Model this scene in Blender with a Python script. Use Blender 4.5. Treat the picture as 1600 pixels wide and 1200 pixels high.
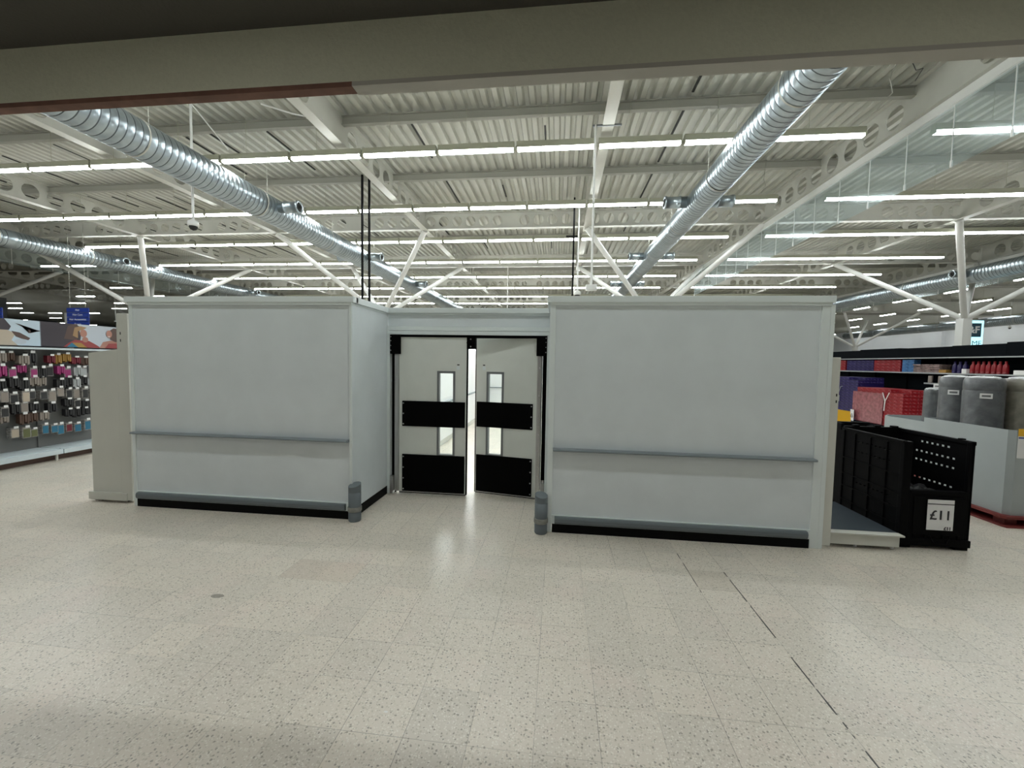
import bpy, bmesh, math, random
from mathutils import Vector, Matrix
random.seed(7)
C = bpy.context.scene.collection
for o in list(bpy.data.objects): bpy.data.objects.remove(o)
SC = bpy.context.scene
PI = math.pi

# ------------------------------------------------------------------ camera
pitch, yaw, roll = 0.05229, 0.11159, -0.01726
cp, sp, cy, sy, cr, sr = math.cos(pitch), math.sin(pitch), math.cos(yaw), math.sin(yaw), math.cos(roll), math.sin(roll)
fwd = Vector((-sy*cp, cy*cp, -sp)); rgt = Vector((cy, sy, 0)); dwn = fwd.cross(rgt)
r2 = cr*rgt + sr*dwn; d2 = -sr*rgt + cr*dwn
cam = bpy.data.cameras.new('camera'); cam.sensor_width = 36; cam.sensor_fit = 'HORIZONTAL'
cam.lens = 636.28/1600*36; cam.clip_end = 300; cam.clip_start = 0.05
co = bpy.data.objects.new('camera', cam); C.objects.link(co); SC.camera = co
co.matrix_world = Matrix(((r2.x, -d2.x, -fwd.x, 0), (r2.y, -d2.y, -fwd.y, 0), (r2.z, -d2.z, -fwd.z, 1.7), (0, 0, 0, 1)))

# ------------------------------------------------------------------ world, exposure
w = bpy.data.worlds.new('world'); SC.world = w; w.use_nodes = True
w.node_tree.nodes['Background'].inputs[0].default_value = (0.75, 0.85, 1, 1)
w.node_tree.nodes['Background'].inputs[1].default_value = 0.02
SC.view_settings.view_transform = 'Standard'; SC.view_settings.look = 'None'
SC.view_settings.gamma = 1; SC.view_settings.use_curve_mapping = False
SC.view_settings.exposure = 0.45
LOBBY_FILL = 3.4         # brightness of the light panels added, unseen, behind the camera
TUBE = 21.5          # brightness of the strip lights

# ------------------------------------------------------------------ materials
def mat(name, col, rough=0.5, metal=0.0, noise=0.0, scale=8.0, emit=0.0, spec=0.5, bump=0.0, stretch=None, coat=0.0):
    m = bpy.data.materials.new(name); m.use_nodes = True
    nt = m.node_tree; b = nt.nodes['Principled BSDF']
    b.inputs['Base Color'].default_value = (*col, 1); b.inputs['Roughness'].default_value = rough
    b.inputs['Metallic'].default_value = metal; b.inputs['Specular IOR Level'].default_value = spec
    b.inputs['Coat Weight'].default_value = coat
    if emit:
        b.inputs['Emission Color'].default_value = (*col, 1); b.inputs['Emission Strength'].default_value = emit
    if noise or bump:
        tc = nt.nodes.new('ShaderNodeTexCoord'); n = nt.nodes.new('ShaderNodeTexNoise')
        n.inputs['Scale'].default_value = scale; n.inputs['Detail'].default_value = 6
        mp = nt.nodes.new('ShaderNodeMapping')
        if stretch: mp.inputs['Scale'].default_value = stretch
        nt.links.new(tc.outputs['Object'], mp.inputs['Vector']); nt.links.new(mp.outputs[0], n.inputs['Vector'])
        if noise:
            r = nt.nodes.new('ShaderNodeValToRGB'); r.color_ramp.elements[0].position = .3; r.color_ramp.elements[1].position = .7
            r.color_ramp.elements[0].color = (*[c*(1-noise) for c in col], 1)
            r.color_ramp.elements[1].color = (*[min(1, c*(1+noise)) for c in col], 1)
            nt.links.new(n.outputs['Fac'], r.inputs['Fac']); nt.links.new(r.outputs['Color'], b.inputs['Base Color'])
        if bump:
            bp = nt.nodes.new('ShaderNodeBump'); bp.inputs['Strength'].default_value = bump; bp.inputs['Distance'].default_value = .01
            nt.links.new(n.outputs['Fac'], bp.inputs['Height']); nt.links.new(bp.outputs[0], b.inputs['Normal'])
    return m

def floor_mat():
    m = bpy.data.materials.new('speckled_vinyl_tile'); m.use_nodes = True
    nt = m.node_tree; N = nt.nodes; L = nt.links; b = N['Principled BSDF']
    tc = N.new('ShaderNodeTexCoord'); P = 0.295
    mp = N.new('ShaderNodeMapping'); mp.inputs['Location'].default_value = (0.07/P + 40, -3.165/P + 60, 0.5); mp.inputs['Scale'].default_value = (1/P, 1/P, 0)
    L.new(tc.outputs['Object'], mp.inputs[0])
    fl = N.new('ShaderNodeVectorMath'); fl.operation = 'FLOOR'; L.new(mp.outputs[0], fl.inputs[0])
    fr = N.new('ShaderNodeVectorMath'); fr.operation = 'FRACTION'; L.new(mp.outputs[0], fr.inputs[0])
    wn = N.new('ShaderNodeTexWhiteNoise'); L.new(fl.outputs[0], wn.inputs['Vector'])
    def M(op, a, bb=None, cc=None):
        n = N.new('ShaderNodeMath'); n.operation = op
        for i, x in enumerate((a, bb, cc)):
            if x is None: continue
            if isinstance(x, (int, float)): n.inputs[i].default_value = x
            else: L.new(x, n.inputs[i])
        return n.outputs[0]
    def mix(fac, a, bb, mode='MIX'):
        n = N.new('ShaderNodeMixRGB'); n.blend_type = mode
        for i, x in enumerate((fac, a, bb)):
            if isinstance(x, (int, float)): n.inputs[i].default_value = x
            elif isinstance(x, tuple): n.inputs[i].default_value = (*x, 1)
            else: L.new(x, n.inputs[i])
        return n.outputs[0]
    # base tint drifting slowly over the floor, plus one tint per tile
    n1 = N.new('ShaderNodeTexNoise'); n1.inputs['Scale'].default_value = 0.8; n1.inputs['Detail'].default_value = 3
    L.new(tc.outputs['Object'], n1.inputs['Vector'])
    base = mix(n1.outputs['Fac'], (0.65, 0.605, 0.52), (0.725, 0.665, 0.585))
    tint = mix(wn.outputs['Value'], (0.93, 0.93, 0.93), (1.05, 1.04, 1.03))
    base = mix(1.0, base, tint, 'MULTIPLY')
    n3 = N.new('ShaderNodeTexNoise'); n3.inputs['Scale'].default_value = 2.6; n3.inputs['Detail'].default_value = 4
    L.new(tc.outputs['Object'], n3.inputs['Vector'])
    pk = N.new('ShaderNodeMapRange'); pk.inputs['From Min'].default_value = .52; pk.inputs['From Max'].default_value = .8; pk.inputs['To Max'].default_value = .3
    L.new(n3.outputs['Fac'], pk.inputs['Value']); base = mix(pk.outputs[0], base, (0.80, 0.62, 0.56))
    # chips: dark, brown and pale
    def chips(scale, thr, dens, seed):
        v = N.new('ShaderNodeTexVoronoi'); v.inputs['Scale'].default_value = scale; v.inputs['Randomness'].default_value = 1
        mm = N.new('ShaderNodeMapping'); mm.inputs['Location'].default_value = (seed, seed*2, 0)
        nz = N.new('ShaderNodeTexNoise'); nz.inputs['Scale'].default_value = scale*1.3; L.new(tc.outputs['Object'], nz.inputs['Vector'])
        ad = N.new('ShaderNodeVectorMath'); ad.operation = 'MULTIPLY_ADD'
        L.new(nz.outputs['Color'], ad.inputs[0]); ad.inputs[1].default_value = (0.012,)*3; L.new(tc.outputs['Object'], ad.inputs[2])
        L.new(ad.outputs[0], mm.inputs[0]); L.new(mm.outputs[0], v.inputs['Vector'])
        sep = N.new('ShaderNodeSeparateColor'); L.new(v.outputs['Color'], sep.inputs[0])
        return M('MULTIPLY', M('LESS_THAN', v.outputs['Distance'], thr), M('LESS_THAN', sep.outputs[0], dens))
    base = mix(M('MULTIPLY', chips(95, .40, .45, 3.1), .5), base, (0.90, 0.88, 0.80))
    base = mix(M('MULTIPLY', chips(85, .38, .42, 7.7), .5), base, (0.42, 0.39, 0.30))
    base = mix(M('MULTIPLY', chips(58, .30, .42, 1.3), .58), base, (0.13, 0.12, 0.09))
    # worn joints, stronger in a few places
    sx = N.new('ShaderNodeSeparateXYZ'); L.new(fr.outputs[0], sx.inputs[0])
    ex = M('MINIMUM', sx.outputs[0], M('SUBTRACT', 1, sx.outputs[0])); ey = M('MINIMUM', sx.outputs[1], M('SUBTRACT', 1, sx.outputs[1]))
    n2 = N.new('ShaderNodeTexNoise'); n2.inputs['Scale'].default_value = 1.5; L.new(tc.outputs['Object'], n2.inputs['Vector'])
    jn = M('MULTIPLY', M('SUBTRACT', n2.outputs['Fac'], .32), 2.2)
    jx = M('MULTIPLY', M('LESS_THAN', ex, 0.0055), jn); jy = M('MULTIPLY', M('MULTIPLY', M('LESS_THAN', ey, 0.0055), jn), .7)
    j = M('MINIMUM', M('MAXIMUM', M('MAXIMUM', jx, jy), 0), .65)
    base = mix(j, base, (0.13, 0.115, 0.09))
    # the long open black joint right of the middle, and two odd tiles
    so = N.new('ShaderNodeSeparateXYZ'); L.new(tc.outputs['Object'], so.inputs[0])
    n4 = N.new('ShaderNodeTexNoise'); n4.inputs['Scale'].default_value = 9; L.new(tc.outputs['Object'], n4.inputs['Vector'])
    wob = M('MULTIPLY', n4.outputs['Fac'], .0085)
    line = M('LESS_THAN', M('ABSOLUTE', M('SUBTRACT', so.outputs[0], 1.4)), wob)
    line = M('MULTIPLY', line, M('LESS_THAN', so.outputs[1], 3.46))
    line2 = M('LESS_THAN', M('ABSOLUTE', M('SUBTRACT', so.outputs[0], 1.11)), M('MULTIPLY', wob, .8))
    line2 = M('MULTIPLY', line2, M('MULTIPLY', M('GREATER_THAN', so.outputs[1], 3.12), M('LESS_THAN', so.outputs[1], 3.75)))
    line = M('MAXIMUM', line, line2)
    base = mix(M('MULTIPLY', line, M('GREATER_THAN', n4.outputs['Fac'], .40)), base, (0.035, 0.032, 0.026))
    def rect(x0, x1, y0, y1):
        a = M('MULTIPLY', M('GREATER_THAN', so.outputs[0], x0), M('LESS_THAN', so.outputs[0], x1))
        return M('MULTIPLY', a, M('MULTIPLY', M('GREATER_THAN', so.outputs[1], y0), M('LESS_THAN', so.outputs[1], y1)))
    base = mix(M('MULTIPLY', rect(-2.135, -1.545, 2.87, 3.165), .26), base, (0.55, 0.43, 0.34))
    base = mix(M('MULTIPLY', rect(1.11, 1.4, 3.165, 3.46), .3), base, (0.48, 0.41, 0.32))
    # small dark scuff left of the middle
    def blob(x, y, r):
        dx = M('SUBTRACT', so.outputs[0], x); dy = M('SUBTRACT', so.outputs[1], y)
        d = M('SQRT', M('ADD', M('MULTIPLY', dx, dx), M('MULTIPLY', M('MULTIPLY', dy, dy), 4)))
        return M('LESS_THAN', M('ADD', d, M('MULTIPLY', n4.outputs['Fac'], r)), r*1.45)
    base = mix(M('MULTIPLY', blob(-2.38, 2.576, .05), .7), base, (0.14, 0.12, 0.09))
    base = mix(M('MULTIPLY', blob(-0.79, 1.811, .012), .9), base, (0.8, 0.8, 0.78))
    L.new(base, b.inputs['Base Color'])
    rr = N.new('ShaderNodeMapRange'); rr.inputs['To Min'].default_value = 0.27; rr.inputs['To Max'].default_value = 0.33
    L.new(n3.outputs['Fac'], rr.inputs['Value']); L.new(rr.outputs[0], b.inputs['Roughness'])
    b.inputs['Specular IOR Level'].default_value = 0.55
    n5 = N.new('ShaderNodeTexNoise'); n5.inputs['Scale'].default_value = 14; L.new(tc.outputs['Object'], n5.inputs['Vector'])
    bp = N.new('ShaderNodeBump'); bp.inputs['Strength'].default_value = .08; bp.inputs['Distance'].default_value = .01
    L.new(n5.outputs['Fac'], bp.inputs['Height']); L.new(bp.outputs[0], b.inputs['Normal'])
    return m

def facing(nt):
    a = nt.nodes.new('ShaderNodeLayerWeight'); a.inputs['Blend'].default_value = .5
    p = nt.nodes.new('ShaderNodeMath'); p.operation = 'POWER'; p.inputs[1].default_value = 4; nt.links.new(a.outputs['Facing'], p.inputs[0])
    q = nt.nodes.new('ShaderNodeMath'); q.operation = 'MULTIPLY_ADD'; q.inputs[1].default_value = .55; q.inputs[2].default_value = .04; nt.links.new(p.outputs[0], q.inputs[0])
    return q

def glass_mat():
    m = bpy.data.materials.new('curtain_glass'); m.use_nodes = True; nt = m.node_tree; nt.nodes.clear()
    out = nt.nodes.new('ShaderNodeOutputMaterial'); t = nt.nodes.new('ShaderNodeBsdfTransparent'); t.inputs[0].default_value = (.93, .97, .98, 1)
    g = nt.nodes.new('ShaderNodeBsdfGlossy'); g.inputs[0].default_value = (.85, .92, .95, 1); g.inputs['Roughness'].default_value = .12
    d = nt.nodes.new('ShaderNodeBsdfDiffuse'); d.inputs[0].default_value = (.55, .62, .63, 1)
    m1 = nt.nodes.new('ShaderNodeMixShader'); m2 = nt.nodes.new('ShaderNodeMixShader')
    lw = facing(nt)
    n = nt.nodes.new('ShaderNodeTexNoise'); n.inputs['Scale'].default_value = 2.5; mr = nt.nodes.new('ShaderNodeMapRange')
    mr.inputs['To Min'].default_value = .06; mr.inputs['To Max'].default_value = .17
    tc = nt.nodes.new('ShaderNodeTexCoord'); nt.links.new(tc.outputs['Object'], n.inputs['Vector']); nt.links.new(n.outputs['Fac'], mr.inputs['Value'])
    nt.links.new(lw.outputs[0], m1.inputs[0]); nt.links.new(t.outputs[0], m1.inputs[1]); nt.links.new(g.outputs[0], m1.inputs[2])
    nt.links.new(mr.outputs[0], m2.inputs[0]); nt.links.new(m1.outputs[0], m2.inputs[1]); nt.links.new(d.outputs[0], m2.inputs[2])
    nt.links.new(m2.outputs[0], out.inputs[0]); return m

def carton_mat(name, col, mark, sc=60):
    m = bpy.data.materials.new(name); m.use_nodes = True; nt = m.node_tree; b = nt.nodes['Principled BSDF']
    tc = nt.nodes.new('ShaderNodeTexCoord'); mp = nt.nodes.new('ShaderNodeMapping'); mp.inputs['Scale'].default_value = (1, 1, 3)
    n = nt.nodes.new('ShaderNodeTexNoise'); n.inputs['Scale'].default_value = sc/4; n.inputs['Detail'].default_value = 1
    nt.links.new(tc.outputs['Object'], mp.inputs[0]); nt.links.new(mp.outputs[0], n.inputs['Vector'])
    sx = nt.nodes.new('ShaderNodeSeparateXYZ'); nt.links.new(tc.outputs['Object'], sx.inputs[0])
    a = nt.nodes.new('ShaderNodeMath'); a.operation = 'SUBTRACT'; nt.links.new(sx.outputs[2], a.inputs[0]); a.inputs[1].default_value = .045
    ab = nt.nodes.new('ShaderNodeMath'); ab.operation = 'ABSOLUTE'; nt.links.new(a.outputs[0], ab.inputs[0])
    lt = nt.nodes.new('ShaderNodeMath'); lt.operation = 'LESS_THAN'; nt.links.new(ab.outputs[0], lt.inputs[0]); lt.inputs[1].default_value = .022
    gt = nt.nodes.new('ShaderNodeMath'); gt.operation = 'GREATER_THAN'; nt.links.new(n.outputs['Fac'], gt.inputs[0]); gt.inputs[1].default_value = .56
    mu = nt.nodes.new('ShaderNodeMath'); mu.operation = 'MULTIPLY'; nt.links.new(lt.outputs[0], mu.inputs[0]); nt.links.new(gt.outputs[0], mu.inputs[1])
    mx = nt.nodes.new('ShaderNodeMixRGB'); mx.inputs[1].default_value = (*col, 1); mx.inputs[2].default_value = (*mark, 1)
    nt.links.new(mu.outputs[0], mx.inputs[0]); nt.links.new(mx.outputs[0], b.inputs['Base Color']); b.inputs['Roughness'].default_value = .35
    return m

MT = dict(
 floor=floor_mat(), glass=glass_mat(),
 panel=mat('pale_grey_panel', (0.70, 0.755, 0.78), .42, noise=.035, scale=3, bump=.12),
 panel_trim=mat('pale_grey_trim', (0.74, 0.80, 0.80), .4),
 black=mat('black_plinth', (0.003, 0.003, 0.0033), .55, spec=.1),
 rubber=mat('black_rubber', (0.002, 0.002, 0.002), .8, spec=.06),
 rail=mat('slate_grey_plastic', (0.20, 0.235, 0.255), .4),
 guard=mat('guard_grey_plastic', (0.13, 0.155, 0.17), .45),
 band=mat('worn_band', (0.24, 0.245, 0.22), .4, noise=.2, scale=30),
 leaf=mat('door_leaf_grey', (0.72, 0.745, 0.70), .4, noise=.03, scale=4),
 alu=mat('brushed_aluminium', (0.50, 0.50, 0.49), .38, metal=.85, noise=.15, scale=6, stretch=(8, 8, .5)),
 stud=mat('steel_stud', (0.6, 0.6, 0.6), .3, metal=.9),
 frame=mat('mid_grey_gasket', (0.17, 0.18, 0.185), .5),
 deck=mat('cream_roof_deck', (0.41, 0.408, 0.352), .55, noise=.05, scale=2),
 steel=mat('cream_painted_steel', (0.47, 0.465, 0.41), .45, noise=.05, scale=3),
 steel_w=mat('white_painted_steel', (0.74, 0.74, 0.71), .35),
 purlin=mat('grey_cream_purlin', (0.30, 0.295, 0.25), .5),
 duct=mat('galvanised_duct', (0.39, 0.445, 0.475), .32, metal=.92, noise=.16, scale=5, bump=.1),
 seam=mat('duct_seam', (0.10, 0.115, 0.125), .5, metal=.6),
 lobby_glow=mat('added_lobby_glow', (1.0, .97, .92), .5, emit=LOBBY_FILL),  # glow of the added lobby panels
 filler=mat('added_corridor_glow', (0.95, 1.0, 1.0), .5, emit=45),  # glow of the lights added inside the corridor
 tube=mat('lit_tube', (0.95, 1.0, 1.0), .5, emit=TUBE),
 trunk=mat('cream_trunking', (0.36, 0.36, 0.27), .5),
 dark=mat('dark_slot', (0.02, 0.02, 0.018), .8),
 fascia=mat('olive_grey_fascia', (0.60, 0.62, 0.49), .7, bump=.25, scale=60, noise=.03),
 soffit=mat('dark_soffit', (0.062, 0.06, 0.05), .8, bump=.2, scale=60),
 redwood=mat('bare_red_brown_edge', (0.17, 0.085, 0.06), .7, noise=.2, scale=10),
 edge=mat('grey_edge_strip', (0.42, 0.41, 0.36), .5),
 wallw=mat('white_store_wall', (0.86, 0.88, 0.90), .7, noise=.03, scale=.5),
 walld=mat('dark_store_wall', (0.16, 0.17, 0.18), .8),
 corr=mat('white_corridor_panel', (0.84, 0.85, 0.85), .4),
 cream=mat('cream_shelving', (0.60, 0.605, 0.555), .45, noise=.03, scale=3),
 shelfw=mat('white_shelf', (0.62, 0.70, 0.74), .35),
 peg=mat('grey_pegboard', (0.17, 0.17, 0.165), .6),
 cardb=mat('pack_backing', (0.30, 0.285, 0.27), .5, noise=.5, scale=40),
 slate=mat('dark_slate_deck', (0.055, 0.07, 0.085), .38),
 blackm=mat('black_shelving', (0.004, 0.0055, 0.0075), .8, spec=.06),
 crate=mat('black_crate_plastic', (0.0025, 0.0025, 0.003), .6, bump=.15, scale=20, spec=.07),
 white=mat('white_card', (0.80, 0.80, 0.80), .5),
 ink=mat('dark_print', (0.02, 0.02, 0.025), .6),
 binw=mat('white_corrugated_board', (0.38, 0.415, 0.42), .6, noise=.03, scale=4),
 pallet=mat('red_painted_pallet', (0.17, 0.022, 0.018), .6, noise=.25, scale=6),
 greyw=mat('grey_wrapped_fabric', (0.12, 0.127, 0.135), .33, noise=.2, scale=14, bump=.6, coat=.5),
 beigew=mat('beige_wrapped_fabric', (0.22, 0.205, 0.165), .33, noise=.2, scale=14, bump=.6, coat=.5),
 wrap=mat('clear_wrap_gather', (0.34, 0.35, 0.36), .22, bump=.8, scale=22, coat=.6),
 yellow=mat('yellow_plastic', (0.75, 0.42, 0.02), .4), blue=mat('blue_plastic', (0.02, 0.06, 0.30), .4),
 signblue=mat('blue_sign', (0.012, 0.035, 0.24), .5), pink=mat('pink_red', (0.5, .04, .07), .5),
 cyan=mat('lit_cyan_panel', (0.45, 0.86, 0.95), .5, emit=1.0), navy=mat('navy_panel', (0.03, 0.08, 0.12), .5),
 purple=carton_mat('purple_carton', (0.013, 0.008, 0.075), (0.10, 0.08, 0.22)),
 red=carton_mat('red_carton', (0.25, 0.006, 0.012), (0.38, 0.12, 0.13)),
 lblue=carton_mat('light_blue_carton', (0.05, 0.17, 0.38), (0.015, 0.04, 0.12)),
 shrink=mat('shrink_wrapped_red', (0.30, 0.10, 0.115), .25, noise=.3, scale=12, bump=.7, coat=.6),
 cloth=mat('folded_striped_cloth', (0.24, 0.18, 0.17), .8, noise=.7, scale=30, stretch=(.4, .4, 3)),
 cloth2=mat('pale_folded_cloth', (0.25, 0.25, 0.24), .8, noise=.5, scale=25),
 magenta=mat('magenta', (0.33, 0.03, 0.16), .5), maroon=mat('maroon', (0.16, 0.012, 0.025), .5), mustard=mat('mustard', (0.36, 0.20, 0.04), .5),
 taupe=mat('taupe', (0.28, 0.24, 0.21), .5), teal=mat('teal_blue', (0.02, 0.16, 0.27), .4), dgreen=mat('dark_olive', (0.12, 0.13, 0.05), .5),
 charcoal=mat('charcoal', (0.018, 0.018, 0.02), .5), silver=mat('silver_grey', (0.38, 0.40, 0.41), .4), nvy=mat('navy', (0.03, 0.05, 0.13), .4),
 brown=mat('dark_brown', (0.09, 0.05, 0.035), .5), skin=mat('print_skin', (0.42, 0.20, 0.15), .5), skin2=mat('print_skin_pale', (0.5, 0.42, 0.33), .5),
 sky=mat('print_sky', (0.50, 0.54, 0.60), .5), sky2=mat('print_pale_blue', (0.52, 0.62, 0.70), .5), hair=mat('print_hair', (0.10, 0.06, 0.05), .5),
 blond=mat('print_blond', (0.36, 0.22, 0.11), .5), plum=mat('print_dark_plum', (0.045, 0.035, 0.045), .5), prints=mat('print_red', (0.30, 0.05, 0.05), .5),
)

# ------------------------------------------------------------------ mesh helpers
class MB:
    """Collects shapes into one mesh; every face carries a material slot."""
    def __init__(s): s.v = []; s.f = []; s.m = []; s.sm = []
    def add(s, vs, fs, mi=0, smooth=False):
        n = len(s.v); s.v += [tuple(x) for x in vs]
        for f in fs: s.f.append([n+i for i in f]); s.m.append(mi); s.sm.append(smooth)
        return s
    def box(s, x0, x1, y0, y1, z0, z1, mi=0):
        return s.add([(x0,y0,z0),(x1,y0,z0),(x1,y1,z0),(x0,y1,z0),(x0,y0,z1),(x1,y0,z1),(x1,y1,z1),(x0,y1,z1)],
              [(0,3,2,1),(4,5,6,7),(0,1,5,4),(1,2,6,5),(2,3,7,6),(3,0,4,7)], mi)
    def bev(s, x0, x1, y0, y1, z0, z1, r, mi=0):
        """box with all twelve edges chamfered"""
        bm = bmesh.new(); bmesh.ops.create_cube(bm, size=1)
        for v in bm.verts: v.co = Vector(((x0+x1)/2+v.co.x*(x1-x0), (y0+y1)/2+v.co.y*(y1-y0), (z0+z1)/2+v.co.z*(z1-z0)))
        bmesh.ops.bevel(bm, geom=bm.edges[:], offset=r, segments=2, affect='EDGES', profile=.6)
        bm.verts.ensure_lookup_table(); bm.faces.ensure_lookup_table()
        s.add([v.co[:] for v in bm.verts], [[v.index for v in f.verts] for f in bm.faces], mi, False); bm.free(); return s
    def prism(s, poly, axis, a, b, mi=0, smooth=False):
        """polygon (two remaining axes in cyclic order) extruded along axis from a to b"""
        n = len(poly)
        def P(p, t):
            if axis == 0: return (t, p[0], p[1])
            if axis == 1: return (p[0], t, p[1])
            return (p[0], p[1], t)
        vs = [P(p, a) for p in poly] + [P(p, b) for p in poly]
        fs = [(i, (i+1) % n, n+(i+1) % n, n+i) for i in range(n)]
        s.add(vs, fs, mi, smooth); s.add(vs, [list(range(n))[::-1], list(range(n, 2*n))], mi); return s
    def tube(s, p0, p1, r0, r1=None, n=10, mi=0, cap=True, smooth=True):
        r1 = r0 if r1 is None else r1
        p0 = Vector(p0); p1 = Vector(p1); d = (p1-p0).normalized()
        u = d.orthogonal().normalized(); v = d.cross(u)
        ring = [(math.cos(2*PI*i/n), math.sin(2*PI*i/n)) for i in range(n)]
        vs = [p0+(u*c+v*q)*r0 for c, q in ring] + [p1+(u*c+v*q)*r1 for c, q in ring]
        s.add(vs, [(i, (i+1) % n, n+(i+1) % n, n+i) for i in range(n)], mi, smooth)
        if cap: s.add(vs, [list(range(n))[::-1], list(range(n, 2*n))], mi)
        return s
    def lathe(s, prof, c=(0,0,0), axis='z', n=24, mi=None, smooth=True, caps=True):
        """prof: (radius, height[, slot]) list turned about an axis through c"""
        rings = []
        for p in prof:
            r, h = p[0], p[1]; ring = []
            for i in range(n):
                a = 2*PI*i/n; x, y = r*math.cos(a), r*math.sin(a)
                ring.append({'z': (c[0]+x, c[1]+y, c[2]+h), 'y': (c[0]+x, c[1]+h, c[2]+y), 'x': (c[0]+h, c[1]+x, c[2]+y)}[axis])
            rings.append(ring)
        base = len(s.v)
        for ring in rings: s.v += ring
        for k in range(len(prof)-1):
            sl = prof[k][2] if len(prof[k]) > 2 else (mi or 0)
            for i in range(n):
                j = (i+1) % n; s.f.append([base+k*n+i, base+k*n+j, base+(k+1)*n+j, base+(k+1)*n+i]); s.m.append(sl); s.sm.append(smooth)
        if caps:
            s.f.append([base+i for i in range(n)]); s.m.append(mi or 0); s.sm.append(False)
            s.f.append([base+(len(prof)-1)*n+i for i in range(n)]); s.m.append(mi or 0); s.sm.append(False)
        return s
    def build(s, name, mats, parent=None, loc=(0,0,0), rz=0):
        me = bpy.data.meshes.new(name); me.from_pydata(s.v, [], s.f)
        if not isinstance(mats, (list, tuple)): mats = [mats]
        for m in mats: me.materials.append(MT[m] if isinstance(m, str) else m)
        me.polygons.foreach_set('material_index', s.m); me.polygons.foreach_set('use_smooth', s.sm)
        bm = bmesh.new(); bm.from_mesh(me); bmesh.ops.recalc_face_normals(bm, faces=bm.faces[:]); bm.to_mesh(me); bm.free()
        me.update()
        o = bpy.data.objects.new(name, me); C.objects.link(o); o.location = loc; o.rotation_euler = (0, 0, rz)
        if parent: o.parent = parent
        return o
def tag(o, label=None, cat=None, group=None, kind=None):
    if label: o['label'] = label
    if cat: o['category'] = cat
    if group: o['group'] = group
    if kind: o['kind'] = kind
    return o
def empty(name, loc=(0,0,0), rz=0):
    o = bpy.data.objects.new(name, None); C.objects.link(o); o.location = loc; o.rotation_euler = (0, 0, rz); o.empty_display_size = .1; return o
kids = {}
def dup(o, parent=None):
    c = o.copy(); C.objects.link(c)
    if parent: c.parent = parent; c.matrix_parent_inverse = Matrix()
    for ch in [x for x in bpy.data.objects if x.parent == o]: dup(ch, c)
    return c
def copy_of(o, loc, rz=None, label=None, children=None):
    c = o.copy(); C.objects.link(c); c.location = loc
    if rz is not None: c.rotation_euler = (0, 0, rz)
    if label: c['label'] = label
    for ch in (children or []):
        k = ch.copy(); C.objects.link(k); k.parent = c
    return c
def text(name, body, size, m, parent=None, loc=(0,0,0), rot=(PI/2,0,0), align='CENTER', depth=.001, bold=0.0, sx=1.0):
    cu = bpy.data.curves.new(name, 'FONT'); cu.body = body; cu.size = size; cu.align_x = align; cu.align_y = 'CENTER'
    cu.extrude = depth; cu.offset = bold; cu.resolution_u = 3
    t = bpy.data.objects.new(name, cu); C.objects.link(t)
    dg = bpy.context.evaluated_depsgraph_get(); me = bpy.data.meshes.new_from_object(t.evaluated_get(dg))
    bpy.data.objects.remove(t); me.materials.clear(); me.materials.append(MT[m])
    o = bpy.data.objects.new(name, me); C.objects.link(o); o.location = loc; o.rotation_euler = rot; o.scale = (sx, 1, 1)
    if parent: o.parent = parent
    return o
ORD = ['first','second','third','fourth','fifth','sixth','seventh','eighth','ninth','tenth','eleventh','twelfth','thirteenth','fourteenth','fifteenth','sixteenth','seventeenth','eighteenth','nineteenth','twentieth']

# ================================================================== THE BUILDING
X0, X1, Y0, Y1 = -72.0, 38.0, -9.0, 62.0
ZD = 6.5
tag(MB().box(X0, X1, Y0, Y1, -.1, 0).build('floor', 'floor'), kind='structure')
# trapezoidal roof deck, ribs running away from the door wall
P = .22; prof = []
n = int((X1-X0)/P)
for i in range(n):
    x = X0+i*P
    prof += [(x, ZD+.07), (x+.07, ZD+.07), (x+.10, ZD), (x+.19, ZD)]
prof.append((X1, ZD+.07))
d = MB(); vs = [(x, Y0, z) for x, z in prof]+[(x, Y1, z) for x, z in prof]; k = len(prof)
d.add(vs, [(i, i+1, k+i+1, k+i) for i in range(k-1)])
d.box(X0, X1, Y0, Y1, ZD+.1, ZD+.2)
ceil = tag(d.build('ceiling', 'deck'), kind='structure')
j = MB()
rj = random.Random(3)
for i in range(30):
    x = -19.5+i*.66+rj.uniform(-.1, .1)
    for y0 in (4.2, 8.1, 10.6, 13.2, 15.8):
        if rj.random() < (.75 if x < -9.5 else .28): j.box(x, x+.035, y0+rj.uniform(0, .8), y0+2.2-rj.uniform(0, .9), ZD-.012, ZD+.01)
for y0, y1 in ((7.9, 10.2), (10.4, 12.8), (13, 15.3), (5.4, 7.7)):
    j.box(2.22, 2.26, y0, y1, ZD-.012, ZD+.01)
tag(j.build('deck_joint', 'dark', ceil), 'dark open joints in the roof deck')
tag(MB().box(X1, X1+.2, Y0, Y1, 0, ZD+.1).build('wall_right', 'wallw'), kind='structure')
tag(MB().box(X0-.2, X0, Y0, Y1, 0, ZD+.1).build('wall_left', 'walld'), kind='structure')
tag(MB().box(X0, 0, Y1, Y1+.2, 0, ZD+.1).build('wall_back', 'walld'), kind='structure')
tag(MB().box(0, X1, Y1, Y1+.2, 0, ZD+.1).build('wall_back_right', 'wallw'), kind='structure')
tag(MB().box(X0, X1, Y0-.2, Y0, 0, ZD+.1).build('wall_front', 'walld'), kind='structure')
p = MB()
for y in (27.5, 36, 45): p.box(X1-.35, X1, y, y+.8, 0, ZD)
tag(p.build('trim_1', 'wallw'), kind='structure')
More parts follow.
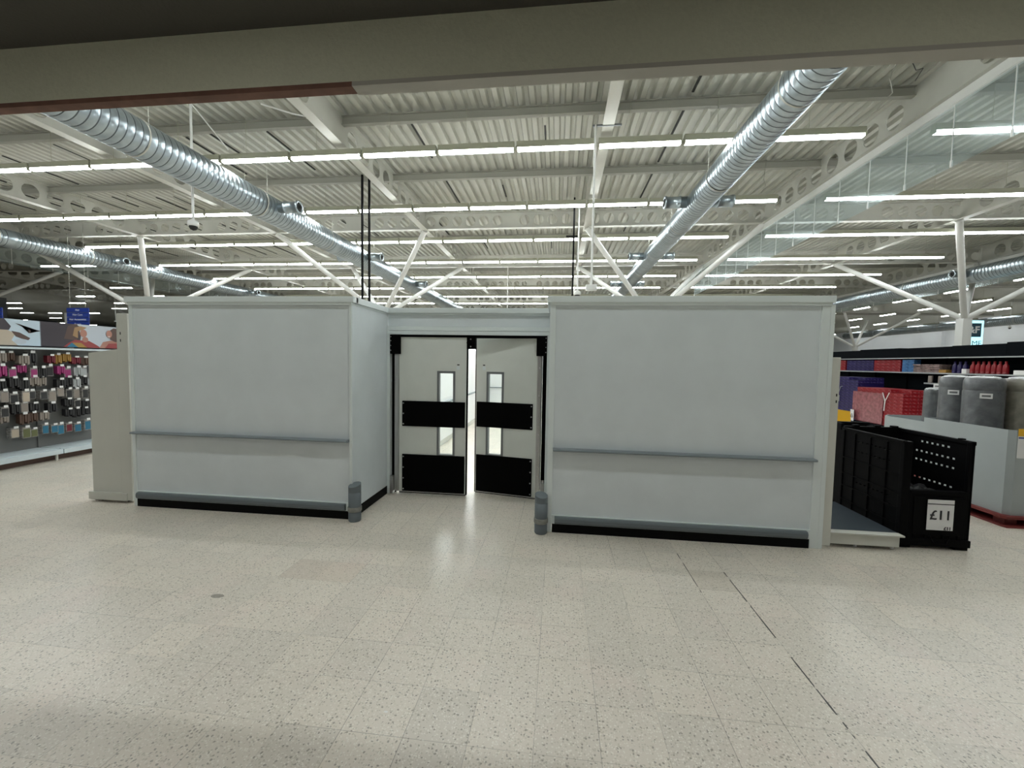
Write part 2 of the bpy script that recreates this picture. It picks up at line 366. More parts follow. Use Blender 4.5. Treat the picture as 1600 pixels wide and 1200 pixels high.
# lobby soffit over the camera with its downstand fascia
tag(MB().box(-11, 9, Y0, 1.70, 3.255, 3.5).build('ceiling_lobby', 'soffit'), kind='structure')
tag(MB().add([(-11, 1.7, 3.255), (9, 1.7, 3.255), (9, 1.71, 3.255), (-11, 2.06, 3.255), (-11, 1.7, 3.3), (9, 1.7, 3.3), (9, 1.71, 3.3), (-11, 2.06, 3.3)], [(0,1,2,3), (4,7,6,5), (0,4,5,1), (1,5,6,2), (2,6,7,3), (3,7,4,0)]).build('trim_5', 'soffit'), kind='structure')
for iy, y in enumerate((.35, -3.6, -6.8)):  # unseen panels added to brighten the near floor, partition fronts and fascia
    for ix, x in enumerate((-8, -4.8, -1.6, 1.6, 4.8)):
        t_ = empty('added_lobby_light', (x, y, 3.25)); tag(t_, 'lit panel added for brightness in the lobby ceiling behind the viewer, %s row, %s from the left' % (('front', 'middle', 'back')[iy], ('first', 'second', 'third', 'fourth', 'fifth')[ix]), 'ceiling light', 'added lobby lights')
        MB().box(-.62, .62, -.32, .32, -.012, 0).build('frame', 'steel_w', t_); MB().box(-.58, .58, -.28, .28, -.018, -.0125).build('diffuser', 'lobby_glow', t_)
FR = dict(loc=(0, 1.9, .004), rz=0)
tag(MB().box(-11, 9, -.04, 0, 2.985, 3.7).build('trim_2', 'fascia', **FR), kind='structure')
tag(MB().box(-11, -.98, -.04, .012, 2.962, 2.985).build('trim_3', 'redwood', **FR), kind='structure')
tag(MB().box(-.98, 9, -.04, .03, 2.965, 2.985).build('trim_4', 'edge', **FR), kind='structure')

# ------------------------------------------------------------------ roof steel
def castellated(L, depth, fw, r, pitch, solid=(), n=16, start=.3):
    """I-beam along +Y from 0 to L, bottom flange at z 0, round holes in the web"""
    m = MB(); ft = .018
    m.box(-fw/2, fw/2, 0, L, 0, ft); m.box(-fw/2, fw/2, 0, L, depth-ft, depth)
    z0, z1 = ft, depth-ft; zc = depth/2; y = 0.0; t = .007; k = 0
    hs = []
    yy = start
    while yy+pitch/2 < L:
        if not any(a < yy < b for a, b in solid): hs.append(yy)
        yy += pitch
    cur = 0.0
    for h in hs:
        a, b = h-pitch/2, h+pitch/2
        if a > cur+1e-4: m.box(-t, t, cur, a, z0, z1)
        circ = [(h+r*math.cos(2*PI*i/n), zc+r*math.sin(2*PI*i/n)) for i in range(n)]
        outer = []
        for i in range(n):
            ca, sa = math.cos(2*PI*i/n), math.sin(2*PI*i/n)
            s_ = min((pitch/2)/max(abs(ca), 1e-6), ((z1-z0)/2)/max(abs(sa), 1e-6))
            outer.append((h+ca*s_, zc+sa*s_))
        vs = [(-t, *p) for p in outer]+[(-t, *p) for p in circ]+[(t, *p) for p in outer]+[(t, *p) for p in circ]
        fs = []
        for i in range(n):
            q = (i+1) % n
            fs += [(i, q, n+q, n+i), (2*n+i, 2*n+q, 3*n+q, 3*n+i), (n+i, n+q, 3*n+q, 3*n+i)]
        m.add(vs, fs)
        # fill the four corners of the cell
        for ys in (-1, 1):
            for zs in (-1, 1):
                cand = [p for p in outer if (p[0]-h)*ys > -1e-6 and (p[1]-zc)*zs > -1e-6]
                e1 = max(cand, key=lambda p: (abs(p[1]-zc) > (z1-z0)/2-1e-6, abs(p[0]-h)))
                e2 = max(cand, key=lambda p: (abs(p[0]-h) > pitch/2-1e-6, abs(p[1]-zc)))
                cn = (h+ys*pitch/2, zc+zs*(z1-z0)/2)
                if e1 != e2:
                    for tt in (-t, t): m.add([(tt, *e1), (tt, *cn), (tt, *e2)], [(0, 1, 2)])
        cur = b
    if cur < L: m.box(-t, t, cur, L, z0, z1)
    return m
BX = [.78+5.12*k for k in range(-7, 4)]
names = {0: 'second castellated roof beam in from the glass-edged one', 1: 'wide castellated roof beam over the glass curtain to the right of the round duct'}
yb0 = -1.0 + 3.2
solid = [(y-.7-yb0, y+.35-yb0) for y in (7.75, 12.9, 18.0, 23.1)]
bm_ = castellated(46, .62, .2, .2, .56, solid, start=.45)
proto = bm_.build('roof_beam', 'steel', loc=(BX[0], yb0, 5.88))
order = sorted(range(len(BX)), key=lambda i: BX[i])
desc = {-35: '', }
bl = ['leftmost cream roof beam over the dark far-left aisles', 'second cream roof beam from the left over the dark aisles', 'third cream roof beam from the left, over the dark left aisles',
      'cream roof beam carrying the left-hand glass smoke curtain', 'cream roof beam above the left duct pair, left of the long ducts', 'cream roof beam running just left of the left round duct',
      'cream roof beam running just right of the left round duct, above the door', 'cream roof beam seen nearly end-on above the left edge of the right partition',
      'wide cream roof beam with big round holes carrying the right glass curtain', 'cream roof beam meeting the right-hand splayed column', 'cream roof beam carrying the far right rail beyond the splayed column']
for i, x in enumerate(BX):
    o = proto if i == 0 else copy_of(proto, (x, yb0, 5.88))
    tag(o, bl[i], 'roof beam', 'castellated beams running away from the door')
xm = castellated(62, .5, .16, .16, .43, [(5.12*k-.35+.0, 5.12*k+.35) for k in range(0, 13)], start=.2)
YM = [12.9, 18.02, 23.14, 28.26, 33.4, 43.6]
xl = ['nearest cross beam with a row of round holes over the partitions', 'second cross beam of round holes, behind the splayed columns', 'third cross beam of round holes from the front', 'fourth cross beam of round holes from the front', 'fifth cross beam of round holes from the front', 'farthest cross beam of round holes near the back']
pr2 = None
for i, y in enumerate(YM):
    if pr2 is None: pr2 = xm.build('cross_beam', 'steel', loc=(0, 0, 0)); o = pr2
    else: o = pr2.copy(); C.objects.link(o)
    o.location = (24.0, y, 5.9); o.rotation_euler = (0, 0, PI/2); tag(o, xl[i], 'roof beam', 'castellated cross beams')
pu = MB(); pu.box(-34, 36, -.05, .05, 0, .012); pu.box(-34, 36, -.008, .008, 0, .17); pu.box(-34, 36, -.05, .05, .155, .17)
YP = [2.65, 5.25, 7.8, 10.35, 15.45, 20.6, 25.7, 30.9, 38.5]
pl = ['plain purlin above the lobby fascia', 'nearest plain purlin just beyond the lobby fascia', 'plain purlin crossing just in front of the nearest light row', 'plain purlin between the nearest and second light rows',
      'plain purlin between the first two cross beams', 'plain purlin behind the second cross beam', 'plain purlin behind the third cross beam', 'plain purlin behind the fourth cross beam', 'farthest plain purlin']
pr3 = None
for i, y in enumerate(YP):
    if pr3 is None: pr3 = pu.build('purlin', 'purlin'); o = pr3
    else: o = pr3.copy(); C.objects.link(o)
    o.location = (0, y+(.06 if i == 2 else 0), ZD-.188); tag(o, 'grey cream '+pl[i], 'purlin', 'plain roof purlins')

# ------------------------------------------------------------------ splayed columns
def tree(x, y, label, head=3.46, top=5.88, case=.135, sp=2.56):
    t = empty('splayed_column', (x, y, 0)); tag(t, label, 'column', 'white columns with four splayed struts')
    MB().box(-case, case, -case, case, 0, head).build('column_casing', 'steel_w', t)
    MB().tube((0, 0, head), (0, 0, head+.12), .13, .12, 16).build('column_head', 'steel_w', t)
    for sx in (-1, 1):
        for sy in (-1, 1):
            m = MB(); m.tube((sx*.06, sy*.06, head+.02), (sx*sp, sy*sp, top), .085, .085, 14)
            m.build('strut', 'steel_w', t)
TX = [-37.62, -27.38, -17.14, -6.9, 3.34, 13.58, 23.82]
place = {-6.9: 'behind the left partition', 3.34: 'behind the right partition', 13.58: 'beside the lit cyan sign', -17.14: 'behind the left end of the left partition',
         -27.38: 'at the left edge beyond the hair goods shelf', 23.82: 'at the far right', -37.62: 'in the far left dark aisles'}
for iy, y in enumerate((15.46, 25.7, 35.94)):
    for x in TX:
        if (iy == 0 and x in (-37.62, 23.82)) or (iy == 1) or (iy == 2 and x not in (23.82, -37.62)): continue
        tree(x, y, 'white column with four splayed struts %s, %s' % (place[x], ('in the nearest row', 'in the second row back', 'in the farthest row')[iy]))
# dim square columns in the far left department
for i, (x, y, w_, l) in enumerate(((-41.5, 26, .34, 'leftmost dim grey square column'), (-48.5, 35.6, .2, 'slim dim grey column left of the four-line blue sign'), (-33.3, 29.5, .2, 'slim grey column just left of the left partition'))):
    tag(MB().box(-w_, w_, -w_, w_, 0, 5.88).build('square_column', 'walld' if i < 1 else 'steel', loc=(x, y, 0)), l+' in the dark aisles', 'column')

# ------------------------------------------------------------------ ducts
def duct(x, z, r, label, outlets, y0=2.1, y1=44, left=True, right=True):
    t = empty('round_duct', (x, y0, z)); tag(t, label, 'air duct', 'round galvanised air ducts')
    pr = []; y = 0; L = y1-y0; k = 0
    while y < L:
        smooth = (k % 40) > 37 and k > 50
        if smooth: pr += [(r, y, 0), (r, y+.11, 0)]
        else: pr += [(r-.004, y, 0), (r, y+.015, 0), (r+.003, y+.05, 0), (r, y+.088, 0), (r-.005, y+.10, 1)]
        y += .115; k += 1
    MB().lathe(pr, n=36, axis='y').build('duct_pipe', ['duct', 'seam'], t)
    for (yo, side) in outlets:
        m = MB(); q = side
        m.lathe([(.12, q*.2), (.12, q*(r+.12)), (.135, q*(r+.12)), (.135, q*(r+.15)), (.12, q*(r+.15)), (.12, q*(r+.42)), (.135, q*(r+.42)), (.135, q*(r+.46)), (.10, q*(r+.46)), (.10, q*(r+.43))], (0, yo-y0, .02), 'x', 20)
        oo = m.build('side_outlet', 'duct', t)
        MB().lathe([(.095, q*(r+.445)), (.06, q*(r+.475)), (.035, q*(r+.445))], (0, yo-y0, .02), 'x', 16).build('nozzle', 'dark', oo)
    for yy in [3.2+2.56*i-y0 for i in range(15)]:
        m = MB()
        for sx in (-1, 1): m.tube((sx*r*.9, yy, 0), (sx*r*.9, yy, ZD-z), .004, n=5)
        m.lathe([(r+.006, yy-.015), (r+.012, yy), (r+.006, yy+.015)], axis='y', n=32, caps=False)
        m.build('hanger', 'steel', t)
duct(3.0, 5.3, .27, 'long round galvanised duct over the right partition', [(9.6, -1), (9.6, 1), (14.2, -1), (14.2, 1), (19, -1), (19, 1)])
duct(-6.57, 5.07, .29, 'long round galvanised duct over the left partition', [(8.7, 1), (13.0, 1), (17.6, 1), (13, -1)])
duct(-17.4, 5.34, .28, 'round galvanised duct above the hair goods shelf', [(14.2, 1), (21.2, 1)])
duct(14.2, 5.0, .27, 'round galvanised duct beyond the glass curtain at the far right', [(15.9, -1), (24.5, -1)])
duct(28.3, 4.9, .3, 'farthest round duct in front of the white right wall', [], y0=8)

# ------------------------------------------------------------------ strip lights
def light_proto(L=1.46):
    m = MB(); m.bev(-L/2, L/2, -.05, .05, .03, .14, .006)
    m.tube((-.18, -.035, .14), (-.18, -.035, ZD-5.66+.03), .004, n=4)
    m.box(-L/2-.01, -L/2+.02, -.047, .047, -.018, .06); m.box(L/2-.02, L/2+.01, -.047, .047, -.018, .06)
    h = m.build('strip_light', 'trunk')
    dmesh = MB().prism([(-.042, .03), (-.046, .0), (-.036, -.017), (.036, -.017), (.046, .0), (.042, .03)], 0, -L/2+.02, L/2-.02)
    dmesh.m = [0]*len(dmesh.f)
    di = dmesh.build('diffuser', 'tube', h)
    return h, di
LH, LD = light_proto(); first = True
def put_light(x, y, rz, label, group):
    global first
    if first: first = False; o = LH; o.location = (x, y, 5.66); o.rotation_euler = (0, 0, rz)
    else: o = copy_of(LH, (x, y, 5.66), rz, children=[LD])
    tag(o, label, 'strip light', group)
rows = [2.17+2.8*k for k in range(0, 12)]
rn = ['in the row hidden above the fascia', 'in the row just beyond the fascia', 'in the nearest long row'] + ['in the %s long row' % ORD[k] for k in range(1, 12)]
for r_, y in enumerate(rows):
    for k in range(15):
        x = 5.12-.75-1.5*k
        if r_ > 9 and k % 2: continue
        put_light(x, y, 0, 'strip light %s, %s from its right end' % (rn[r_], ORD[k]), 'strip lights in long rows over the partitions')
    if r_ > 8: continue
    for k in range(5):
        x = 6.13+.75+1.45*k
        put_light(x, y, PI, 'strip light right of the wide beam %s, %s along' % (rn[r_], ORD[k]), 'strip lights right of the wide roof beam')
LP = [(-22.5, 16.1), (-20.9, 16.1), (-25.4, 21.3), (-31.7, 24.3), (-36.6, 27.5), (-42.3, 27.5), (-32.7, 27.5), (-36.6, 30.5), (-46.9, 30.6), (-50.7, 33.9), (-47.6, 33.9), (-62, 41), (-54, 38.5), (-61.5, 44.5), (-60.8, 47.2), (-43.5, 33.9), (-41.5, 36.8), (-26.5, 24.3), (-45, 40.2), (-52, 43.5), (-37, 33.9), (-30, 33.9), (-47, 27.5)]
for i, (x, y) in enumerate(LP): put_light(x, y, 0, 'lone lit strip light in the dark left aisles, %s %s' % (ORD[i % 20] if i < 20 else ORD[i-20], 'listed from the nearest' if i < 20 else 'of the deepest few'), 'lone strip lights in the far left aisles')
k = 0
for ix, x in enumerate((19.8, 23.9, 28.2, 32.4, 36.3)):  # last file added to brighten the white right wall
    for iy in range(14 if ix > 2 else 10):  # longer last two files, added to light the far end of the wall
        y = 13.2+3.25*iy+.2*ix
        put_light(x, y, PI/2, 'lone strip light beyond the right shelving, file %s from left, %s from front' % (('one', 'two', 'three', 'four', 'five')[ix], ORD[iy]), 'lone strip lights over the far right aisles')

# ------------------------------------------------------------------ glass smoke curtains
def curtain(x, y0, y1, z0, z1, label, pitch=.845, rail=True):
    t = empty('glass_smoke_curtain', (x, y0, 0)); tag(t, label, 'glass curtain')
    m = MB(); m.box(-.035, .035, 0, y1-y0, z1, z1+.035); m.box(-.02, .02, 0, y1-y0, z1+.035, 5.875)
    m.build('top_rail', 'steel_w', t)
    n = int((y1-y0)/pitch)
    for i in range(n):
        MB().box(-.004, .004, i*pitch+.006, (i+1)*pitch-.006, z0, z1-.001).build('glass_pane', 'glass', t)
        m = MB().box(-.006, .006, (i+1)*pitch-.006, (i+1)*pitch+.006, z0+.1, z1); m.box(-.012, .012, (i+1)*pitch-.012, (i+1)*pitch+.012, z0, z0+.1)
        m.build('clip', 'steel_w', t)
curtain(5.9, 2.03, 19.7, 4.8, 5.72, 'frameless glass smoke curtain under the wide roof beam right of the duct')
curtain(-19.7, 8, 30, 4.95, 5.72, 'dusty glass smoke curtain edging the dark left aisles', 1.2)
curtain(16.14, 10, 34, 4.95, 5.72, 'glass smoke curtain on the far right rail beyond the splayed column', 1.2)

# ------------------------------------------------------------------ things hung from the roof
def pendant(x, y, z0, z1, label, kind='camera', name='ceiling_camera', cat='security camera'):
    t = empty(name, (x, y, z0)); tag(t, label, cat)
    MB().tube((0, 0, .06), (0, 0, z1-z0), .02, n=10).build('pole', 'steel_w', t)
    if kind == 'camera':
        MB().lathe([(.03, .12), (.085, .09), (.09, .02), (.08, 0)], n=20).build('housing', 'steel_w', t)
        MB().lathe([(.07, 0), (.065, -.03), (.045, -.06), (.01, -.075)], n=20).build('dome', 'dark', t)
    else:
        MB().bev(-.1, .1, -.06, .06, -.03, .07, .015).build('housing', 'steel_w', t)
    return t
t = pendant(-6.8, 7.0, 4.13, ZD, 'white dome camera on a long pole in front of the left duct')
MB().tube((.02, 0, 2.2), (.35, .45, 1.6), .012, n=8).build('brace', 'steel_w', t)
MB().lathe([(.028, 1.05), (.028, 1.1)], n=12).build('collar', 'frame', t)
t = pendant(.56, 7.5, 3.05, 5.9, 'white access box on a long white pole left of the right duct', 'box', 'wireless_access_box', 'access box')
MB().box(-.05, .45, -.015, .015, 2.82, 2.85).build('cross_bar', 'frame', t)
pendant(.47, 11.2, 3.55, 5.86, 'small white dome camera on a pole beside the black power pole', 'camera')
t = empty('ceiling_bracket_bar', (.5, 11.2, 5.86)); tag(t, 'thin grey bracket bar with a round disc above the second light row', 'bracket')
MB().box(-1.05, 1.0, -.02, .02, 0, .04).build('bar', 'purlin', t)
MB().lathe([(.12, -.012), (.13, 0), (.12, .012)], (-.72, -.03, .03), 'y', 24).build('disc', 'purlin', t)
pendant(-2.35, 18.5, 3.4, ZD, 'tiny white sensor on a thin pole above the door', 'camera', 'ceiling_sensor', 'sensor')
pendant(30, 31, 4.6, ZD, 'small dome camera hanging before the white wall right of the lit sign', 'camera')
pendant(-34, 28, 4.3, ZD, 'small dark camera hanging in the dark left aisles', 'camera')
for i, (x, y) in enumerate(((-5.0, 10.0), (-4.84, 10.05), (.33, 10.9))):
    o = MB(); o.box(-.022, .022, -.022, .022, 0, 6.35 if i < 2 else 6.0)
    if i == 2: o.box(-.2, .1, -.03, .03, 5.0, 5.03)
    tag(o.build('power_pole', 'black', loc=(x, y, 0)), ['left one of the paired black power poles behind the left partition', 'right one of the paired black power poles behind the left partition', 'single black power pole behind the right partition'][i], 'power pole')
# loose cables
def cable(pts, r, m, label, name='hanging_cable'):
    b = MB()
    for a, c in zip(pts, pts[1:]): b.tube(a, c, r, n=6)
    tag(b.build(name, m), label, 'cable')
cable([(5.0, 6.9, 6.52), (4.9, 7.0, 6.1), (5.02, 7.1, 5.95), (4.95, 7.3, 5.82)], .008, 'purlin', 'loose grey cable dangling by the wide roof beam, nearest one')
cable([(5.0, 6.9, 6.5), (5.25, 7.0, 6.2), (5.5, 7.2, 6.35), (5.7, 7.6, 6.42)], .006, 'charcoal', 'dark cable looped between the deck and the wide roof beam')
cable([(4.7, 10.3, 6.5), (4.68, 10.35, 6.1), (4.75, 10.4, 5.95), (4.7, 10.5, 5.83)], .008, 'purlin', 'grey cable dropping to the end of the second light row')
cable([(-5.1, 6.6, 6.0), (-4.7, 6.85, 5.97), (-4.3, 7.1, 5.99)], .014, 'steel_w', 'pale segmented cable draped under the roof beam near the fascia')

# ================================================================== PARTITIONS AND DOOR
LX0, LX1, RX0, RX1, FY, DY = -4.755, -2.145, -.087, 2.465, 4.05, 4.95
ZC0, ZC1 = 2.283, 2.357
def front(x0, x1, px0, px1, label):
    t = empty('partition_wall', (x0, FY, 0)); tag(t, label, 'partition wall')
    W = x1-x0
    MB().box(0, W, .012, .06, .09, ZC0+.01).build('panel', 'panel', t)
    for a, b in ((0, px0-x0), (px1-x0, W)):
        MB().bev(a, b, 0, .07, 0, ZC0, .004).build('post', 'panel_trim', t)
    c = MB(); c.bev(-.03, W+.03, -.022, .09, ZC0+.012, ZC1, .004); c.box(-.005, W+.005, -.012, .08, ZC0-.012, ZC0+.012)
    c.build('top_cap', 'panel_trim', t)
    MB().box(px0-x0+.005, px1-x0-.005, -.004, .06, 0, .088).build('kick_plinth', 'black', t)
    MB().box(px0-x0, px1-x0, -.008, .03, .09, .178).build('bottom_channel', 'panel_trim', t)
    a, b = px0-x0+.03, px1-x0-.035
    m = MB().prism([(-.008, .098), (-.036, .102), (-.045, .12), (-.045, .15), (-.036, .166), (-.008, .17)], 0, a, b)
    m.build('low_bumper', 'guard', t)
    m = MB().prism([(.012, .834), (-.03, .828), (-.062, .836), (-.066, .846), (-.06, .856), (-.03, .858), (.012, .858)], 0, px0-x0+.0, px1-x0)
    m.build('rub_rail', 'rail', t)
    return t
front(LX0, LX1, -4.715, -2.175, 'pale grey partition wall left of the double door with a grey rub rail')
front(RX0, RX1, -.03, 2.39, 'pale grey partition wall right of the double door with a grey rub rail')
def side(x, sgn, label):
    t = empty('partition_return', (x, FY+.07, 0)); tag(t, label, 'partition wall')
    L = DY-FY-.07
    MB().box(min(sgn*.002, -sgn*.05), max(sgn*.002, -sgn*.05), -.058, L, .09, ZC0).build('panel', 'panel', t)
    c = MB(); c.box(min(-sgn*.08, sgn*.03), max(-sgn*.08, sgn*.03), -.02, L, ZC0+.012, ZC1); c.box(min(-sgn*.06, sgn*.008), max(-sgn*.06, sgn*.008), 0, L, ZC0-.01, ZC0+.012)
    c.build('top_cap', 'panel_trim', t)
    MB().box(min(-sgn*.05, sgn*.006), max(-sgn*.05, sgn*.006), .0, L-.02, 0, .1).build('kick_plinth', 'black', t)
side(LX1, 1, 'short side wall turning in from the left partition to the door')
side(RX0, -1, 'short side wall turning in from the right partition to the door')
# door wall: jambs, header
JX0, JX1, JZ = -2.105, -.135, 2.03
t = empty('door_surround', (0, DY, 0)); tag(t, 'pale grey header panel and jambs framing the double door', 'door frame')
MB().box(LX1, RX0, .012, .06, 2.13, ZC0+.01).build('header_panel', 'panel', t)
c = MB(); c.bev(LX1, RX0, -.04, .09, ZC0+.012, ZC1, .004); c.box(LX1, RX0, -.01, .08, ZC0-.01, ZC0+.012); c.build('top_cap', 'panel_trim', t)
MB().bev(LX1, RX0, -.01, .08, JZ+.05, JZ+.1, .004).build('header_trim', 'panel_trim', t)
MB().bev(LX1, RX0, -.02, .1, JZ, JZ+.045, .004).build('head_jamb', 'panel_trim', t)
MB().bev(LX1, JX0, -.02, .1, 0, JZ, .004).build('jamb', 'panel_trim', t)
MB().bev(JX1, RX0, -.02, .1, 0, JZ, .004).build('jamb', 'panel_trim', t)
MB().box(JX0, JX1, .02, .1, JZ-.03, JZ).build('black_head_seal', 'rubber', t)
m = MB(); m.box(-1.125, -1.02, .0, .08, JZ-.17, JZ-.03); m.box(-1.125, -1.02, -.02, .0, JZ-.1, JZ-.09)
mo = m.build('centre_latch_block', 'rubber', t)
surround = t
MB().box(JX0, JX0+.05, .055, .075, .0, JZ-.03).build('black_side_seal', 'rubber', t)
MB().box(JX1-.05, JX1, .055, .075, .0, JZ-.03).build('black_side_seal', 'rubber', t)
m = MB()
for z in (JZ-.05, JZ-.14): m.tube((-1.075, -.006, z), (-1.075, .0, z), .008, n=8)
m.build('bolt', 'stud', mo)

def leaf(hx, hy, sgn, ang, label, W=.87):
    """door leaf hinged at (hx, hy); sgn = +1 opens towards +X from its hinge"""
    t = empty('door_leaf', (hx, hy, 0), ang); tag(t, label, 'door', 'black banded traffic door leaves')
    T = .045
    def bx(m, a, b, y0, y1, z0, z1): m.box(min(sgn*a, sgn*b), max(sgn*a, sgn*b), y0, y1, z0, z1); return m
    w0, w1, v0, v1 = W-.372, W-.142, .505, 1.578
    m = MB(); bx(m, 0, w0, 0, T, .02, 2.0); bx(m, w1, W, 0, T, .02, 2.0); bx(m, w0, w1, 0, T, .02, v0); bx(m, w0, w1, 0, T, v1, 2.0)
    m.build('door_panel', 'leaf', t)
    m = MB(); e = .026
    bx(m, w0, w0+e, -.008, T+.008, v0, v1); bx(m, w1-e, w1, -.008, T+.008, v0, v1); bx(m, w0, w1, -.009, T+.009, v1-e, v1+.002); bx(m, w0, w1, -.009, T+.009, v0, v0+.02)
    f = m.build('vision_frame', 'frame', t)
    m = MB(); bx(m, w0+e, w1-e, .018, .024, v0+.02, v1-e); m.build('glass_pane', 'glassd', f)
    m = MB(); m.add([], []); 
    pr = [(-.020, 0), (-.014, .004)]
    for z0, z1, n in ((.035, .512, 4), (.872, 1.195, 3)):
        m = MB(); m.bev(min(sgn*.045, sgn*(W-.012)), max(sgn*.045, sgn*(W-.012)), -.014, -.001, z0, z1, .004)
        bo = m.build('rubber_band', 'rubber', t)
        m = MB()
        for i in range(n):
            z = z0+.03+(z1-z0-.06)*i/(n-1)
            for a in (.062,): m.lathe([(.009, -.014), (.008, -.019), (.003, -.021)], (sgn*a, 0, z), 'y', 10)
        m.build('stud', 'stud', bo)
    m = MB(); bx(m, W, W+.014, .004, T-.004, .015, 2.0); m.build('edge_gasket', 'rubber', t)
    m = MB(); bx(m, 0, W, .008, T-.008, .006, .02); m.build('bottom_seal', 'rubber', t)
    m = MB(); bx(m, 0, W, -.003, T, .02, .032); m.build('bottom_strip', 'alu', t)
    m = MB(); bx(m, W-.118, W-.09, -.004, 0, 1.655, 1.668); m.build('small_label', 'ink', t)
    m = MB(); bx(m, W-.125, W-.085, -.002, 0, 1.60, 1.645); m.build('maker_plate', 'panel_trim', t)
    # hinge side post with its brackets
    m = MB(); bx(m, -.055, -.003, -.012, T, .03, 1.79); hp = m.build('hinge_post', 'alu', t)
    m = MB()
    if sgn < 0:
        for z in (1.64, 1.3, .92, .82, .62, .42, .3): m.lathe([(.009, -.012), (.007, -.018), (.002, -.019)], (sgn*-.03, 0, z), 'y', 8)
    else:
        m.lathe([(.006, -.012), (.004, -.016)], (sgn*-.03, 0, 1.5), 'y', 8)
    m.build('bolt', 'stud', hp)
    return t
def glassd():
    m = bpy.data.materials.new('vision_glass'); m.use_nodes = True; nt = m.node_tree; nt.nodes.clear()
    out = nt.nodes.new('ShaderNodeOutputMaterial'); a = nt.nodes.new('ShaderNodeBsdfTransparent'); a.inputs[0].default_value = (.96, .98, .97, 1)
    g = nt.nodes.new('ShaderNodeBsdfGlossy'); g.inputs['Roughness'].default_value = .03; f = facing(nt)
    mx = nt.nodes.new('ShaderNodeMixShader'); nt.links.new(f.outputs[0], mx.inputs[0]); nt.links.new(a.outputs[0], mx.inputs[1]); nt.links.new(g.outputs[0], mx.inputs[2])
    nt.links.new(mx.outputs[0], out.inputs[0]); return m
MT['glassd'] = glassd()
leaf(-2.0, 4.975, 1, 0.0, 'left door leaf, shut flat, pale grey with black rubber bands and a narrow window')
leaf(-.25, 4.99, -1, -math.radians(10.5), 'right door leaf, pushed slightly open, pale grey with black rubber bands', W=.80)
# top and bottom hinge boxes
for i, (x0, x1) in enumerate(((JX0+.002, -1.975), (-.262, JX1-.002))):
    m = MB(); m.bev(x0, x1, 4.925, 4.972, 1.785, JZ-.003, .004)
    o = m.build('hinge_box', 'rubber', surround, loc=(0, -DY, 0))
    m = MB()
    for z in (1.83, 1.89, 1.95, 2.0): m.tube(((x0+.012) if i == 0 else (x1-.012), 4.921, z), ((x0+.012) if i == 0 else (x1-.012), 4.926, z), .006, n=8)
    m.build('bolt', 'stud', o)
    xx0, xx1 = ((JX0+.001, -2.062) if i == 0 else (-.178, JX1-.001))
    m = MB(); m.bev(xx0, xx1, 4.928, 4.99, 0, .225, .004); o = m.build('floor_hinge', 'alu', surround, loc=(0, -DY, 0)); o['label'] = 'brushed steel bottom hinge cover'
    if i: MB().tube(((xx0+xx1)/2, 4.955, .225), ((xx0+xx1)/2, 4.955, .26), .014, n=10).build('pin', 'stud', o)

# corner guards
def guard(x, y, rz, label):
    t = empty('corner_guard', (x, y, 0), rz); tag(t, label, 'corner guard', 'grey corner guards')
    R = .064
    MB().lathe([(R-.004, .0), (R, .01), (R, .105)], n=28).build('base_sleeve', 'guard', t)
    MB().lathe([(R+.004, .105), (R+.007, .11), (R+.007, .148), (R+.004, .155)], n=28).build('worn_band', 'band', t)
    m = MB(); n = 28
    m.lathe([(R, .155), (R, .31), (R-.004, .31)], n=n, caps=False)
    # sloping top: higher on the wall side
    vs = []
    for i in range(n):
        a = 2*PI*i/n; vs.append((R*math.cos(a), R*math.sin(a), .31))
    for i in range(n):
        a = 2*PI*i/n; vs.append((R*math.cos(a), R*math.sin(a), .385+.018*math.sin(a)))
    m.add(vs, [(i, (i+1) % n, n+(i+1) % n, n+i) for i in range(n)], 0, True); m.add(vs[n:], [list(range(n))])
    m.build('upper_sleeve', 'guard', t)
guard(-2.105, 4.03, -.5, 'grey round corner guard on the inner corner of the left partition')
guard(-.135, 4.02, .5, 'grey round corner guard on the inner corner of the right partition')

# corridor behind the doors
t = empty('corridor_enclosure', (0, 5.2, 0)); tag(t, 'bright white corridor walls seen through the gap and windows of the door', 'corridor walls')
m = MB().box(-2.38, -2.32, 0, 8.4, .1, 2.3); m.build('side_panel', 'corr', t)
m = MB().box(.62, .68, 0, 8.4, .1, 2.3); m.build('side_panel', 'corr', t)
m = MB().box(-2.38, .68, 8.4, 8.46, .1, 2.3); m.build('end_panel', 'corr', t)
m = MB(); m.box(-2.32, -2.27, 0, 8.4, .84, .87); m.build('rub_rail', 'rail', t)
m = MB(); m.box(-2.3, .6, 8.35, 8.4, .84, .87); m.build('rub_rail', 'rail', t)
m = MB(); m.box(-2.385, .685, 8.34, 8.46, 0, .1); m.box(-2.385, -2.31, 0, 8.4, 0, .1); m.box(.61, .685, 0, 8.4, 0, .1); m.build('skirting', 'cream', t)

for i, y in enumerate((6.3, 8.6, 11.2)):  # unseen lights added to brighten the view through the door gap and windows
    for q, x in enumerate((-2.295, .595)):
        b_ = empty('added_corridor_light', (x, y, 2.2)); tag(b_, 'lit batten added for brightness high on the %s corridor wall behind the door, %s from the door' % (('left', 'right')[q], ORD[i]), 'batten light', 'added corridor lights')
        MB().box(-.025, .025, -.75, .75, -.03, .03).build('housing', 'trunk', b_)
        m = MB().box(-.02, .02, -.72, .72, -.06, -.031); m.build('diffuser', 'filler', b_)

